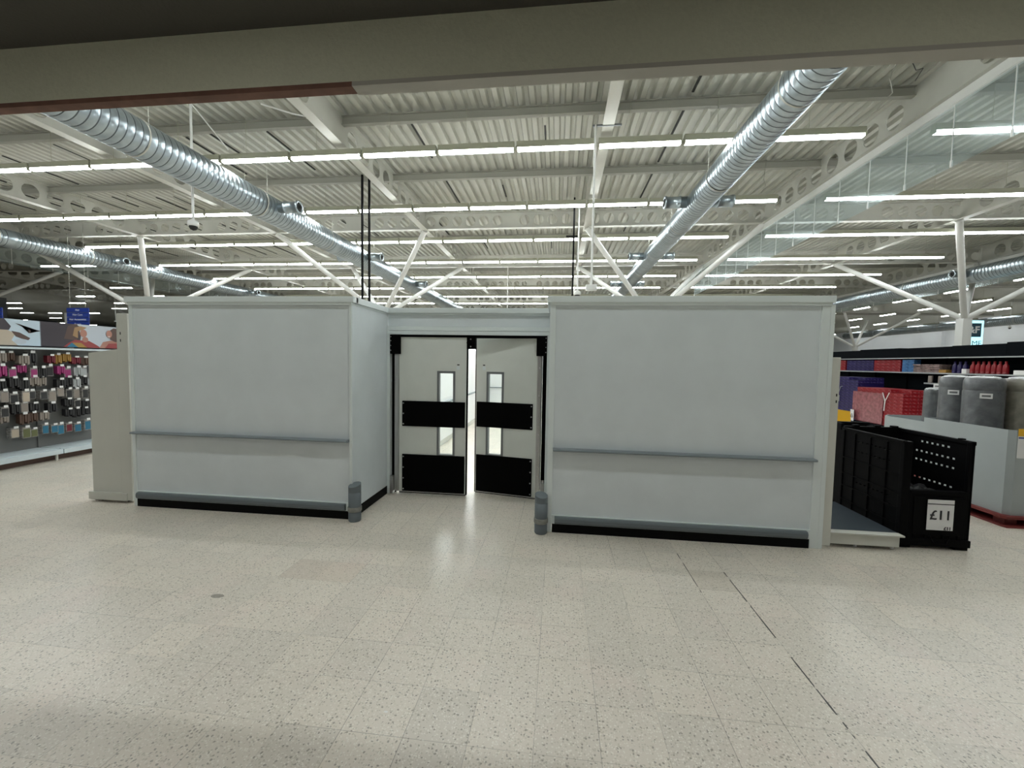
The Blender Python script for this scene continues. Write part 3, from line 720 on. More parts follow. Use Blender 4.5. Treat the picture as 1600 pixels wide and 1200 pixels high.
# ================================================================== LEFT END: shelving bay backs and hair goods run
t = empty('shelving_end', (-5.4, 4.12, 0)); tag(t, 'cream metal shelving end standing against the left edge of the left partition', 'shelving')
m = MB(); m.add([(.03, 0, .1), (.46, 0, .1), (.46, 0, 1.785), (.03, 0, 1.728), (.03, .03, .1), (.46, .03, .1), (.46, .03, 1.785), (.03, .03, 1.728)], [(0,1,2,3),(4,7,6,5),(0,4,5,1),(3,2,6,7),(0,3,7,4),(1,5,6,2)])
m.build('back_panel', 'cream', t)
m = MB(); m.bev(.42, .56, -.015, .05, .03, 2.18, .004); po = m.build('upright', 'cream', t)
m = MB()
for z in (1.86, 1.94): m.box(.465, .475, -.017, -.014, z, z+.03)
m.build('slot', 'dark', po)
m = MB(); m.bev(0, .5, -.03, .6, .03, .118, .004); m.build('base_plinth', 'cream', t)
m = MB(); m.tube((.1, .05, 0), (.1, .05, .03), .015, n=8); m.tube((.44, .05, 0), (.44, .05, .03), .015, n=8); m.build('foot', 'dark', t)

GX = -8.42
t = empty('hair_goods_shelving', (GX, 3.2, 0)); tag(t, 'long white shelving run with grey pegboard full of hanging hair goods on the left', 'shelving')
LEN = 7.5
MB().box(-.06, 0, 0, LEN, .16, 1.82).build('pegboard', 'peg', t)
for y in (0, 1.25, 2.5, 3.75, 5, 6.25, 7.5): MB().box(0, .02, y-.02, y+.02, .16, 1.82).build('upright', 'peg', t)
for i in range(6):
    m = MB(); m.bev(0, .47, i*1.25+.006, (i+1)*1.25-.006, .1, .175, .005); m.box(0, .40, i*1.25+.01, (i+1)*1.25-.01, .16, .182); m.build('base_shelf', 'shelfw', t)
m = MB().box(0, .34, 0, LEN, 0, .1); m.build('plinth', 'brown', t)
m = MB(); m.bev(0, .28, 0, LEN, 1.78, 1.81, .004); m.build('top_shelf', 'shelfw', t)
for i in range(6): MB().tube((.40, i*1.25+1.2, 0), (.40, i*1.25+1.2, .1), .018, n=8).build('foot', 'cream', t)
# photo panels above it
def poster(y0, y1, label, shapes):
    z0, z1 = 1.835, 2.235; x = GX+.12
    t = empty('photo_panel', (x, y0, z0)); tag(t, label, 'poster', 'photo panels above the hair goods')
    MB().box(-.012, 0, 0, y1-y0, 0, z1-z0).build('board', 'sky', t)
    W, H = y1-y0, z1-z0; m = MB(); mats = []
    for i, (mm, pts) in enumerate(shapes):
        if mm not in mats: mats.append(mm)
        e = .0006*(i+1)
        q = [(e, p[0]*W, p[1]*H) for p in pts]; m.add(q, [list(range(len(q)))], mats.index(mm))
    m.build('picture', mats, t)
def ell(cx, cy, rx, ry, n=18, rot=0):
    return [(cx+rx*math.cos(2*PI*i/n)*math.cos(rot)-ry*math.sin(2*PI*i/n)*math.sin(rot), cy+rx*math.cos(2*PI*i/n)*math.sin(rot)*1.6+ry*math.sin(2*PI*i/n)*math.cos(rot)) for i in range(n)]
poster(4.45, 5.695, 'photo panel with a dark-haired head and pale towel, leftmost above the hair goods', [
    ('sky2', [(0,0),(1,0),(1,1),(0,1)]), ('skin2', [(0,0),(.78,0),(.72,.2),(.76,.45),(.66,.62),(0,.62)]), ('plum', [(0,.55),(.7,.58),(.72,.72),(.66,1),(0,1)]),
    ('hair', [(.72,.55),(.8,.5),(.86,.38),(.9,.3),(.88,.22),(.82,.26),(.76,.34)]), ('hair', [(.76,.85),(.85,.68),(.9,.62),(1,.6),(1,.62),(.91,.66),(.9,.5),(.885,.5),(.88,.66),(.8,.82)]), ('sky', ell(.8, .15, .06, .1))])
poster(5.705, 7.25, 'photo panel of two laughing women outdoors in red tops, above the hair goods', [
    ('sky', [(0,0),(1,0),(1,1),(0,1)]), ('plum', [(0,0),(.34,0),(.36,.5),(.33,1),(0,1)]), ('hair', [(.2,.35),(.32,.3),(.36,.9),(.3,1),(.24,.9)]),
    ('prints', [(.19,0),(.24,.18),(.30,.32),(.44,.3),(.52,.12),(.56,0)]), ('mustard', [(.26,0),(.28,.2),(.36,.2),(.42,0)]), ('teal', [(.22,0),(.27,.2),(.33,0)]), ('skin', ell(.385, .62, .035, .17)), ('blond', [(.28,.5),(.3,.85),(.36,.93),(.42,.88),(.38,.78),(.33,.7),(.33,.4)]), ('skin', ell(.40, .35, .03, .12)),
    ('skin', [(.54,0),(.58,.28),(.66,.36),(.78,.35),(.87,.15),(.92,0)]), ('prints', [(.6,0),(.64,.22),(.76,.25),(.84,0)]), ('hair', [(.66,.4),(.65,.8),(.7,.95),(.77,.93),(.8,.7),(.79,.35),(.72,.3)]), ('skin', ell(.65, .66, .032, .17)), ('blond', [(.785,.75),(.82,.6),(.80,.35),(.775,.4)]), ('white', [(.625,.55),(.655,.52),(.66,.57)])])
poster(7.26, 8.8, 'photo panel of a dark-haired woman by pale blue water, rightmost above the hair goods', [
    ('sky2', [(0,0),(1,0),(1,1),(0,1)]), ('prints', [(.24,0),(.3,.3),(.45,.36),(.6,.0)]), ('skin', ell(.36, .5, .08, .22)), ('hair', [(.38,.2),(.36,.7),(.42,.9),(.55,.9),(.6,.4),(.5,.1)]), ('sky', [(0,.8),(.2,.82),(.2,.84),(0,.83)]), ('teal', ell(.1, .25, .06, .12))])
# hanging goods: three kinds of pack
def pack_card():
    m = MB(); m.bev(-.05, .03, -.042, .042, -.16, 0, .003, 3); m.box(.029, .034, -.034, .034, -.15, -.025, 0); m.box(-.1, .05, -.002, .002, .008, .012, 2); m.box(.05, .052, -.022, .022, -.005, .03, 1); return m
def pack_pouch():
    m = MB(); 
    for a, b, h in ((-.048, -.026, .13), (-.024, -.002, .15), (0, .022, .12), (.024, .048, .14)): m.bev(-.05, .028+.01*(b > 0), a, b, -h, 0, .007, 0)
    m.box(-.1, .05, -.002, .002, .008, .012, 2); m.box(.05, .052, -.022, .022, -.005, .03, 1); return m
def pack_ring():
    m = MB(); n = 18
    for i in range(n):
        a, b = 2*PI*i/n, 2*PI*(i+1)/n
        m.tube((0, .075*math.cos(a), -.09+.055*math.sin(a)), (.0, .075*math.cos(b), -.09+.055*math.sin(b)), .012, n=6, mi=0)
    m.box(-.1, .05, -.002, .002, -.03, -.026, 2); m.box(.05, .052, -.022, .022, -.03, .0, 1); return m
PK = {}
for nm, fn in (('card', pack_card), ('pouch', pack_pouch), ('ring', pack_ring)):
    o = fn().build('hanging_pack', ['charcoal', 'white', 'stud', 'cardb']); PK[nm] = o
cn = dict(charcoal='black', taupe='taupe', maroon='maroon', mustard='mustard', magenta='magenta', silver='silver-grey', nvy='navy', brown='dark brown', teal='teal blue', dgreen='olive', white='white', red='red', skin2='beige')
hooks = [(1.70, ['taupe','charcoal','brown','brown','taupe','brown','taupe','charcoal','peg','maroon','mustard','mustard','maroon','brown'], 'pouch'),
 (1.50, ['nvy','nvy','silver','teal','magenta','magenta','magenta','magenta','charcoal','charcoal','magenta','magenta','silver','silver','silver'], 'mix'),
 (1.32, ['taupe','skin2','taupe','skin2','charcoal','charcoal','charcoal','taupe','taupe','peg','charcoal','charcoal','silver','charcoal','silver'], 'pouch'),
 (1.13, ['skin2','taupe','skin2','charcoal','taupe','charcoal','skin2','charcoal','charcoal','taupe','taupe','charcoal','taupe','charcoal','charcoal'], 'card'),
 (.94, ['charcoal','charcoal','peg','taupe','charcoal','charcoal','taupe','charcoal','peg','charcoal','peg','charcoal','charcoal','charcoal','charcoal'], 'mix'),
 (.77, ['charcoal','charcoal','charcoal','charcoal','taupe','peg','brown','brown','taupe','peg','peg','charcoal','charcoal','charcoal','charcoal'], 'pouch'),
 (.56, ['charcoal','taupe','taupe','skin2','peg','skin2','dgreen','dgreen','teal','teal','teal','maroon','teal','teal','silver'], 'card')]
rh = random.Random(5); used = set(); cnt = {}
for ri, (z, cols, kd) in enumerate(hooks):
    for ci, c in enumerate(cols):
        if c == 'peg': continue
        k = kd if kd != 'mix' else ('card', 'pouch')[(ci+ri) % 2]
        if ri == 5 and ci < 3: k = 'ring'
        loc = (GX+.14+rh.uniform(-.02, .03), 4.72+ci*.118+rh.uniform(-.01, .01), z+rh.uniform(-.04, .03))
        src = PK[k]
        if k in used: o = src.copy(); C.objects.link(o)
        else: o = src; used.add(k)
        o.location = loc; o.scale = (1, rh.uniform(1.05, 1.3), rh.uniform(.8, 1.15))
        o.material_slots[0].link = 'OBJECT'; o.material_slots[0].material = MT[c]
        tag(o, '%s %s, %s hook row of the hair goods shelving, %s from left' % (cn[c], {'card': 'carded hair pack', 'pouch': 'hair pouch', 'ring': 'round hair band'}[k], ['top', 'second', 'third', 'fourth', 'fifth', 'sixth', 'lowest'][ri], ORD[ci]), 'hair pack', 'hair goods hanging on the left shelving')

# blue hanging signs
def bluesign(x, y, z, lines, label, w_=.84, h=.62):
    t = empty('hanging_sign', (x, y, z)); tag(t, label, 'hanging sign')
    n = len(lines); hh = h/n
    for i, s_ in enumerate(lines):
        zz = h-(i+1)*hh
        b = MB(); b.bev(-w_/2, w_/2, -.015, .015, zz+.008, zz+hh-.004, .004); bo = b.build('sign_bar', 'signblue', t)
        if s_: text('lettering', s_, hh*.6, 'white', bo, (0, -.018, zz+hh/2))
    m = MB()
    for sx in (-.35, .35): m.tube((sx*w_, 0, h), (sx*w_, 0, ZD-z), .005, n=5)
    m.build('wire', 'steel', t)
bluesign(-15.98, 12.0, 2.66, ['Hair', 'Hair Care', 'Hair Accessories', 'Beauty'], 'blue four-line aisle sign hanging above the photo panels')
bluesign(-16.45, 10.2, 2.55, ['', '', '', ''], 'blue aisle sign cut off by the left edge', .7, .5)

# ================================================================== RIGHT END: shelving end, deck, crates
t = empty('shelving_end', (2.465, 4.06, 0)); tag(t, 'cream upright and empty low shelf against the right edge of the right partition', 'shelving')
m = MB(); m.bev(.035, .115, .0, .05, .03, 1.80, .004); po = m.build('upright', 'cream', t)
m = MB()
for z in (1.38, 1.44): m.box(.09, .10, -.002, .001, z, z+.025)
m.build('slot', 'dark', po)
MB().bev(.0, .04, -.01, .06, 0, 2.28, .004).build('edge_post', 'panel_trim', t)
MB().box(.005, .04, .06, 1.0, .1, 1.80).build('back_panel', 'cream', t)
m = MB(); m.bev(.1, .745, .05, .085, .035, .14, .004); m.bev(.1, .775, .03, .11, .138, .153, .003); m.build('base_plinth', 'cream', t)
m = MB(); m.box(.13, .775, .11, 1.0, .135, .149); m.build('base_shelf', 'slate', t)
for x in (.1, .4, .72): MB().tube((x, .1, 0), (x, .1, .036), .014, n=8).build('foot', 'white', t)


# crates
def slots_wall(m, axis, pos, th, a0, a1, z0, z1, rows_, mi=0):
    """wall with rows of small rectangular slots. axis 0: plane x=pos, runs along y from a0 to a1"""
    def bx(p0, p1, q0, q1):
        if p1-p0 < 1e-5 or q1-q0 < 1e-5: return
        if axis == 0: m.box(pos, pos+th, p0, p1, q0, q1, mi)
        else: m.box(p0, p1, pos, pos+th, q0, q1, mi)
    z = z0
    for (zc, hh, s0, n, pitch, wd) in sorted(rows_):
        bx(a0, a1, z, zc-hh/2)
        cur = a0
        for i in range(n):
            c = s0+i*pitch
            bx(cur, c-wd/2, zc-hh/2, zc+hh/2); cur = c+wd/2
        bx(cur, a1, zc-hh/2, zc+hh/2); z = zc+hh/2
    bx(a0, a1, z, z1)
t = empty('folding_pallet_crate', (3.29, 4.22, 0)); tag(t, 'tall black folding plastic crate with a drop front and price card', 'crate')
W, D, H = .59, .85, 1.03
m = MB(); slots_wall(m, 0, W-.012, .012, .0, D, .09, H-.02, [(.94, .02, .25, 6, .059, .037), (.835, .02, .19, 8, .059, .037), (.742, .02, .19, 8, .059, .037), (.552, .02, .2, 8, .058, .037), (.3, .02, .2, 8, .058, .037)]); 
m.bev(W-.04, W+.005, .0, .035, .09, H, .006); m.bev(W-.04, W+.005, D-.04, D, .09, H-.01, .006); m.build('side_wall', 'crate', t)
m = MB(); slots_wall(m, 0, 0, .012, .0, D, .09, H-.02, [(.90, .012, .18, 8, .059, .03), (.79, .012, .18, 8, .059, .03), (.45, .012, .18, 8, .059, .03)])
m.bev(-.012, .06, -.01, .04, .0, H-.01, .006); m.bev(-.012, .05, D-.04, D, .09, H-.03, .006)
for z in (.2, .36, .5, .68): m.box(-.012, 0, .03, D-.03, z, z+.012)
for y in (.2, .42, .64): m.box(-.010, 0, y, y+.014, .1, .98)
m.build('side_wall', 'crate', t)
m = MB(); slots_wall(m, 1, D-.03, .03, .03, W-.03, .09, H-.03, []); m.build('back_wall', 'crate', t)
m = MB(); m.bev(.06, W-.04, -.004, .03, .09, .545, .006); m.box(.10, W-.06, -.012, -.002, .14, .5); m.bev(.06, W-.05, -.015, .04, .53, .56, .004)
fr = m.build('drop_front', 'crate', t)
m = MB()
for x in (.06, .12, .22, .37, .5): m.box(x-.012, x+.012, -.014, 0, .09, .14)
for a, b in ((.2, .26), (.26, .34), (.34, .4)): pass
m.tube((.24, -.018, .13), (.27, -.024, .07), .008, n=6); m.tube((.27, -.024, .07), (.38, -.024, .06), .008, n=6); m.tube((.38, -.024, .06), (.41, -.018, .13), .008, n=6)
m.build('latch', 'crate', fr)
m = MB(); m.bev(-.015, W+.008, -.02, D+.01, .03, .1, .008)
for x0, x1 in ((-.005, .1), (W-.11, W)):
    for y0, y1 in ((0, .12), (D/2-.06, D/2+.06), (D-.12, D)): m.box(x0, x1, y0, y1, 0, .04)
m.build('base', 'crate', t)
m = MB(); m.bev(.0, W, D-.035, D+.005, H-.03, H+.012, .006); m.bev(-.015, .02, 0, D, H-.03, H-.005, .006); m.bev(W-.03, W+.012, 0, D, H-.03, H+.008, .006)
for x in (.12, .34, .52): m.bev(x-.03, x+.03, D-.04, D+.01, H, H+.03, .006)
m.bev(W-.03, W+.012, .1, .14, H, H+.02, .005); m.build('rim', 'crate', t)
# crumpled clear film lying inside
m = MB(); rg = random.Random(2); n = 9; g = [[(.05+.4*i/(n-1), .06+.5*j/(n-1), .47+.06*rg.random()) for i in range(n)] for j in range(n)]
m.add([p_ for r_ in g for p_ in r_], [(j_*n+i, j_*n+i+1, (j_+1)*n+i+1, (j_+1)*n+i) for j_ in range(n-1) for i in range(n-1)])
fo = m.build('plastic_film', 'charcoal', loc=(3.31, 4.26, 0)); tag(fo, 'crumpled dark film lying inside the black crate', 'plastic film')
# price card
t = empty('price_card', (3.61, 4.200, .19)); tag(t, 'white price card reading £11 on the front of the black crate', 'price card')
MB().box(-.112, .112, -.004, 0, 0, .29).build('card', 'white', t)
MB().box(-.112, .112, -.0055, -.004, .245, .253).build('black_line', 'ink', t)
text('lettering', '£11', .125, 'ink', t, (0, -.006, .14), bold=.0012)
text('small_lettering', '£11', .042, 'ink', t, (.065, -.006, .018), bold=.001)
# second crate behind the first
t = empty('folding_pallet_crate', (3.33, 5.13, 0)); tag(t, 'second black folding crate standing behind the one with the price card', 'crate')
m = MB(); m.bev(-.01, .57, 0, .45, .03, .1, .008); m.box(0, .1, 0, .1, 0, .03); m.box(.46, .56, .35, .45, 0, .03); m.build('base', 'crate', t)
for a in ((0, .03, 0, .45), (.53, .56, 0, .45)):
    MB().box(a[0], a[1], a[2], a[3], .1, 1.0).build('side_wall', 'crate', t)
MB().box(.03, .53, .42, .45, .1, .98).build('back_wall', 'crate', t)
m = MB(); m.bev(-.01, .57, .41, .46, .98, 1.03, .006); m.build('rim', 'crate', t)
m = MB(); m.bev(-.012, .02, .02, .12, .98, 1.06, .006); m.build('corner_catch', 'crate', t)

# white bins with rolled bedding
def bin_(x, y, w_, d_, label, h=1.06, ch=.16, plab='red wooden pallet'):
    po = empty('pallet', (x, y, 0)); tag(po, plab, 'pallet')
    m = MB()
    c2 = ch*.6
    top = [(c2-.06, -.05), (w_+.05, -.05), (w_+.05, d_), (-.05, d_), (-.05, c2-.02)]
    m.prism(top, 2, .095, .125); m.build('deck_board', 'pallet', po)
    m = MB(); m.prism(top, 2, 0, .022); m.build('bottom_board', 'pallet', po)
    for (bx, by) in ((.02, .03), (w_/2, -.03), (w_-.06, -.03), (-.04, d_/2), (-.04, d_-.14)):
        MB().box(bx, bx+.12, by, by+.12, .022, .095).build('block', 'pallet', po)
    t = empty('cardboard_bin', (x, y, .125)); tag(t, label, 'cardboard bin')
    P_ = [(ch, 0), (w_-ch, 0), (w_, ch), (w_, d_-ch), (w_-ch, d_), (ch, d_), (0, d_-ch), (0, ch)]
    I_ = [(a+(.012 if a < w_/2 else -.012), b+(.012 if b < d_/2 else -.012)) for a, b in P_]
    n = 8; m = MB(); H_ = h-.125
    vs = [(a, b, 0) for a, b in P_]+[(a, b, H_) for a, b in P_]+[(a, b, H_) for a, b in I_]+[(a, b, .01) for a, b in I_]
    fs = []
    for i in range(n):
        q = (i+1) % n; fs += [(i, q, n+q, n+i), (n+i, n+q, 2*n+q, 2*n+i), (2*n+i, 2*n+q, 3*n+q, 3*n+i)]
    m.add(vs, fs); m.add([(a, b, 0) for a, b in P_], [list(range(n))]); m.add([(a, b, .01) for a, b in I_], [list(range(n))])
    m.build('side_walls', 'binw', t)
    return t
bt = bin_(4.91, 4.96, 1.0, 1.12, 'white octagonal cardboard bin of rolled bedding behind the black crate', ch=.045, plab='dark red wooden pallet under the nearer white bin')
t = empty('price_card', (5.06, 4.955, .76)); tag(t, 'white and yellow price card on the near face of the white bin', 'price card')
MB().box(-.1, .1, -.006, 0, 0, .24).build('card', 'white', t); MB().box(-.1, .1, -.006, 0, .241, .32).build('yellow_header', 'yellow', t); MB().box(-.1, .1, -.008, -.006, .215, .23).build('blue_line', 'signblue', t)
bin_(5.42, 6.45, 1.1, 1.1, 'farther white cardboard bin of rolled bedding behind the nearer one', h=.93, plab='dark red wooden pallet under the farther white bin')
def roll(x, y, r, z0, z1, m_, label, card=None):
    t = empty('bedding_roll', (x, y, z0)); tag(t, label, 'rolled bedding', 'plastic wrapped rolls of bedding')
    H_ = z1-z0; rg = random.Random(int(x*100)); n = 28; seam = H_-.17*min(1, r/.17)
    def ring(rr, z, amp): return [((rr+amp*rg.uniform(-1, 1)*.5)*math.cos(2*PI*i/n), (rr+amp*rg.uniform(-1, 1)*.5)*math.sin(2*PI*i/n), z) for i in range(n)]
    def strip(rings, name, m__, p):
        b = MB(); vs = [v for q in rings for v in q]
        b.add(vs, [(k*n+i, k*n+(i+1) % n, (k+1)*n+(i+1) % n, (k+1)*n+i) for k in range(len(rings)-1) for i in range(n)], 0, True)
        b.add(vs, [list(range(n)), [(len(rings)-1)*n+i for i in range(n)]]); return b.build(name, m__, p)
    body = strip([ring(r*.98, 0, .002), ring(r, .1, .004), ring(r*1.01, H_*.4, .005), ring(r, seam-.02, .004), ring(r*.985, seam, .003)], 'wrapped_roll', m_, t)
    strip([ring(r*.985, seam, .003), ring(r*1.01, seam+.02, .005), ring(r*1.0, H_-.06, .008), ring(r*.9, H_-.02, .012)], 'folded_end', m_, t)
    strip([ring(r*.93, H_-.03, .01), ring(r*.7, H_-.005, .02), ring(r*.3, H_+.005, .03), ring(r*.05, H_, .004)], 'plastic_gather', 'wrap', t)
    if card:
        a = card; c = MB(); c.box(-.05, .05, -.004, 0, 0, .06); co_ = c.build('label_card', 'white', t, loc=((r+.012)*math.cos(a), (r+.012)*math.sin(a), seam-.09)); co_.rotation_euler = (0, 0, a+PI/2)
        k = MB(); k.box(-.035, .035, -.006, -.004, .018, .042); k.build('print', 'frame', co_)
roll(5.10, 5.50, .175, .14, 1.635, 'greyw', 'grey plastic wrapped bedding roll in the middle of the nearer bin', -2.2)
roll(5.47, 5.42, .185, .14, 1.635, 'beigew', 'beige plastic wrapped bedding roll at the right of the nearer bin')
roll(5.13, 5.88, .155, .14, 1.635, 'greyw', 'grey plastic wrapped bedding roll at the left of the nearer bin', -2.4)
roll(5.62, 6.80, .095, .14, 1.43, 'greyw', 'slim grey bedding roll at the left of the farther bin')
roll(5.82, 6.86, .095, .14, 1.43, 'greyw', 'slim grey bedding roll second from the left in the farther bin')

# ------------------------------------------------------------------ black shelving run on the right
SX = 10.2
t = empty('black_shelving', (SX, 7.5, 0)); tag(t, 'long black shelving run with a deep valance across the right side', 'shelving')
LEN = 11.2
MB().box(.45, .5, 0, LEN, 0, 2.3).build('back_panel', 'blackm', t)
for i, (a, b, h) in enumerate(((0, 3.05, -.055), (3.05, 4.35, -.085), (4.35, 6.0, -.10), (6.0, 7.6, -.085), (7.6, 11.2, -.11))):
    m = MB(); m.bev(-.02, .5, a, b, 2.04, 2.42+h, .006); m.build('valance', 'blackm', t)
m = MB().box(-.028, -.02, 0, LEN, 2.015, 2.045); m.build('valance_edge', 'silver', t)
for i in range(9):
    a = i*1.25; m = MB(); m.box(-.0, .45, a, a+1.24, 1.6, 1.62); e = m.build('shelf', 'blackm', t)
    MB().box(-.012, 0, a, a+1.24, 1.592, 1.628).build('ticket_edge', 'silver', e)
for z in (1.34, 1.06, .78, .45, .14):
    for a in (2.5, 3.75):
        m = MB(); m.box(-.1, .45, a, a+1.24 + (.0), z-.02, z); e = m.build('shelf', 'blackm', t); MB().box(-.112, -.1, a, a+1.24, z-.03, z+.008).build('ticket_edge', 'silver', e)
for i in range(9): MB().box(.4, .45, i*1.25-.02, i*1.25+.02, 0, 2.04).build('upright', 'blackm', t)
m = MB().box(-.0, .45, 0, LEN, 0, .1); m.build('plinth', 'blackm', t)

# cartons
def cartonmesh(name, m_, d_=.18, w_=.2, h=.09):
    return MB().bev(-d_/2, d_/2, -w_/2, w_/2, 0, h, .004).build(name, m_)
first_c = {}
def carton(kind, loc, label, group, dims=(.18, .2, .09)):
    key = (kind, dims)
    if key not in first_c: o = cartonmesh('carton', kind, *dims); first_c[key] = o
    else: o = first_c[key].copy(); C.objects.link(o)
    o.location = loc; tag(o, label, 'carton', group); return o
NUM = ['one', 'two', 'three', 'four', 'five', 'six', 'seven', 'eight']
# on the top shelf
for y0, y1, kind, nm in ((15.85, 16.5, 'red', 'red cartons at the far left'), (14.55, 15.75, 'purple', 'purple cartons left of the middle'), (13.5, 14.45, 'red', 'red cartons in the middle'), (13.02, 13.42, 'lblue', 'light blue cartons')):
    y = y0+.1; cc = 0
    while y < y1:
        for k in range(4): carton(kind, (SX+.12, y, 1.62+k*.092), '%s, top black shelf, column %s from right, %s up' % (nm.replace('cartons', 'carton'), NUM[cc], ORD[k]), nm+' on the top black shelf')
        y += .205; cc += 1
# purple pallet
def pallet_deck(x, y, w_, d_, label, m_='blackm'):
    t = empty('display_pallet', (x, y, 0)); tag(t, label, 'pallet')
    MB().bev(0, w_, 0, d_, .09, .14, .006).build('deck_board', m_, t)
    m = MB()
    for a in (0, w_/2-.06, w_-.12): m.box(a, a+.12, .0, d_, 0, .09)
    m.build('skid', m_, t)
pallet_deck(9.25, 13.75, .85, 1.5, 'dark blue low pallet under the purple cartons', 'signblue')
gp = 'purple cartons stacked on the left pallet'
for j_ in range(7):
    hmax = 14 if j_ > 1 else 13
    for k in range(hmax): carton('purple', (9.36, 13.86+j_*.205, .14+k*.092), 'purple carton on the left pallet front face, column %s from right, %s up' % (NUM[j_], ORD[k]), gp)
for i in range(1, 4):
    for j_ in range(0, 7):
        for k in range(12, 14): carton('purple', (9.36+i*.185, 13.86+j_*.205, .14+k*.092), 'purple carton atop the left pallet, %s row back, column %s from right, %s layer' % (ORD[i], NUM[j_], ('under', 'top')[k-12]), gp)
m = MB().box(9.46, 10.02, 13.77, 15.19, .14, 1.24)
tag(m.build('carton_stack_core', 'purple'), 'tightly packed inner purple cartons behind the front face of the left stack', 'carton stack', kind='stuff')
# red pallet
pallet_deck(8.95, 11.72, .95, 1.75, 'dark low pallet under the red cartons')
gr = 'red cartons stacked on the right pallet'
for j_ in range(8):
    for k in range(11 if j_ not in (0, 1) else 10):
        carton('red', (9.10, 11.84+j_*.205, .14+k*.092), 'red carton on the right pallet front face, column %s from right, %s up' % (NUM[j_], ORD[k]), gr)
for i in range(1, 4):
    for j_ in range(8): carton('red', (9.1+i*.185, 11.84+j_*.205, .14+10*.092), 'red carton atop the right pallet, %s row back, column %s from right' % (ORD[i], NUM[j_]), gr)
for i in range(1, 4):
    for k in range(10): carton('red', (9.1+i*.185, 11.84, .14+k*.092), 'red carton on the near end of the right pallet, %s row back, %s up' % (ORD[i], ORD[k]), gr)
m = MB().box(9.2, 9.74, 11.95, 13.37, .14, 1.05); tag(m.build('carton_stack_core', 'red'), 'tightly packed inner red cartons behind the front face of the right stack', 'carton stack', kind='stuff')
m = MB(); rg = random.Random(8); nn = 12; g = [[(8.985+.012*rg.random(), 12.35+1.16*i/(nn-1), .16+.86*j_/(nn-1)) for i in range(nn)] for j_ in range(nn)]
g2 = [(p_[0]-.006, p_[1], p_[2]) for r_ in g for p_ in r_]; g1 = [p_ for r_ in g for p_ in r_]
fc = [(j_*nn+i, j_*nn+i+1, (j_+1)*nn+i+1, (j_+1)*nn+i) for j_ in range(nn-1) for i in range(nn-1)]
m.add(g1, fc, 0, True); m.add(g2, fc, 0, True)
tag(m.build('shrink_wrap', 'shrink'), 'cloudy pink shrink wrap over the left part of the red carton stack', 'shrink wrap')
m = MB(); m.tube((8.97, 12.28, .55), (8.97, 12.26, .82), .014, n=6); m.tube((8.97, 12.26, .82), (8.97, 12.36, 1.05), .012, n=6); m.tube((8.97, 12.26, .82), (8.97, 12.13, 1.06), .012, n=6)
tag(m.build('tied_strap', 'white'), 'white Y-shaped tied strap on the red carton stack', 'strap')
m = MB(); m.tube((9.25, 14.58, .9), (9.25, 14.5, 1.1), .01, n=6); m.tube((9.25, 14.5, 1.1), (9.25, 14.42, 1.12), .01, n=6); m.box(9.24, 9.25, 14.52, 14.62, .62, .82)
tag(m.build('tied_strap', 'silver'), 'pale knotted strap with a tag on the purple carton stack', 'strap')
t = empty('price_card', (8.93, 13.42, .12), -PI/2-.25); tag(t, 'small white price card reading £6 leaning by the red carton stack', 'price card')
MB().box(-.12, .12, -.006, 0, 0, .34).build('card', 'white', t); text('lettering', '£6', .17, 'ink', t, (0, -.008, .15), bold=.003)
# other goods on the shelves
rg = random.Random(11)
for k in range(5):
    for jx in range(3):
        m = MB(); m.bev(-.15, .15, -.14, .14, 0, .045, .015); o = m.build('folded_textile', 'cloth', loc=(SX+.16, 12.88-jx*.27, 1.62+k*.047)) if (k, jx) == (0, 0) else None
        if o: ft = o
        else: o = ft.copy(); C.objects.link(o); o.location = (SX+.16+rg.uniform(-.02, .02), 12.88-jx*.27, 1.62+k*.047)
        o.rotation_euler = (0, 0, rg.uniform(-.12, .12))
        tag(o, 'folded striped textile, %s from the bottom of the %s pile on the top black shelf' % (ORD[k], ['left', 'middle', 'right'][jx]), 'folded textile', 'striped folded textiles on the top black shelf')
def bottle(loc, m_, label, group):
    if 'b' not in first_c or True:
        pass
    key = ('bottle', m_)
    if key in first_c: o = first_c[key].copy(); C.objects.link(o)
    else:
        b = MB().lathe([(.05, 0), (.055, .02), (.055, .12), (.05, .2), (.025, .25), (.02, .27), (.026, .275), (.026, .3), (.012, .31)], n=14)
        o = b.build('bottle', m_); first_c[key] = o
    o.location = loc; tag(o, label, 'bottle', group)
for k in range(3): bottle((SX+.08, 11.85-.14*k, 1.62), 'purple', 'purple bottle on the top black shelf, %s from the left' % ORD[k], 'purple bottles on the top black shelf')
for k in range(7): bottle((SX+.08, 11.38-.125*k, 1.62), 'red', 'dark red bottle on the top black shelf behind the bedding, %s from the left' % ORD[k], 'red bottles on the top black shelf')
m = MB().bev(-.1, .1, -.06, .06, 0, .12, .006); tag(m.build('small_box', 'white', loc=(SX+.08, 11.5, 1.62)), 'small white box left of the red bottles on the top black shelf', 'box')
m = MB().bev(-.1, .1, -.12, .12, 0, .1, .006); tag(m.build('small_box', 'white', loc=(SX+.08, 10.25, 1.62)), 'white box at the right edge of the top black shelf', 'box')
m = MB().bev(-.08, .08, -.1, .1, 0, .09, .006); tag(m.build('small_box', 'mustard', loc=(SX+.08, 12.1, 1.62)), 'tan box beside the striped textiles', 'box')
for k in range(4):
    m = MB().bev(-.07, .07, -.06, .06, 0, .15, .006); tag(m.build('small_box', 'brown', loc=(SX+.1, 10.46+.0-.0 if False else 10.42-.0 + .0, 1.62)) if False else m.build('small_box', 'taupe', loc=(SX+.1, 9.95-.14*k, 1.62)), 'taupe box on the top black shelf past the white box, %s from the left' % ORD[k], 'box', 'taupe boxes on the top black shelf')
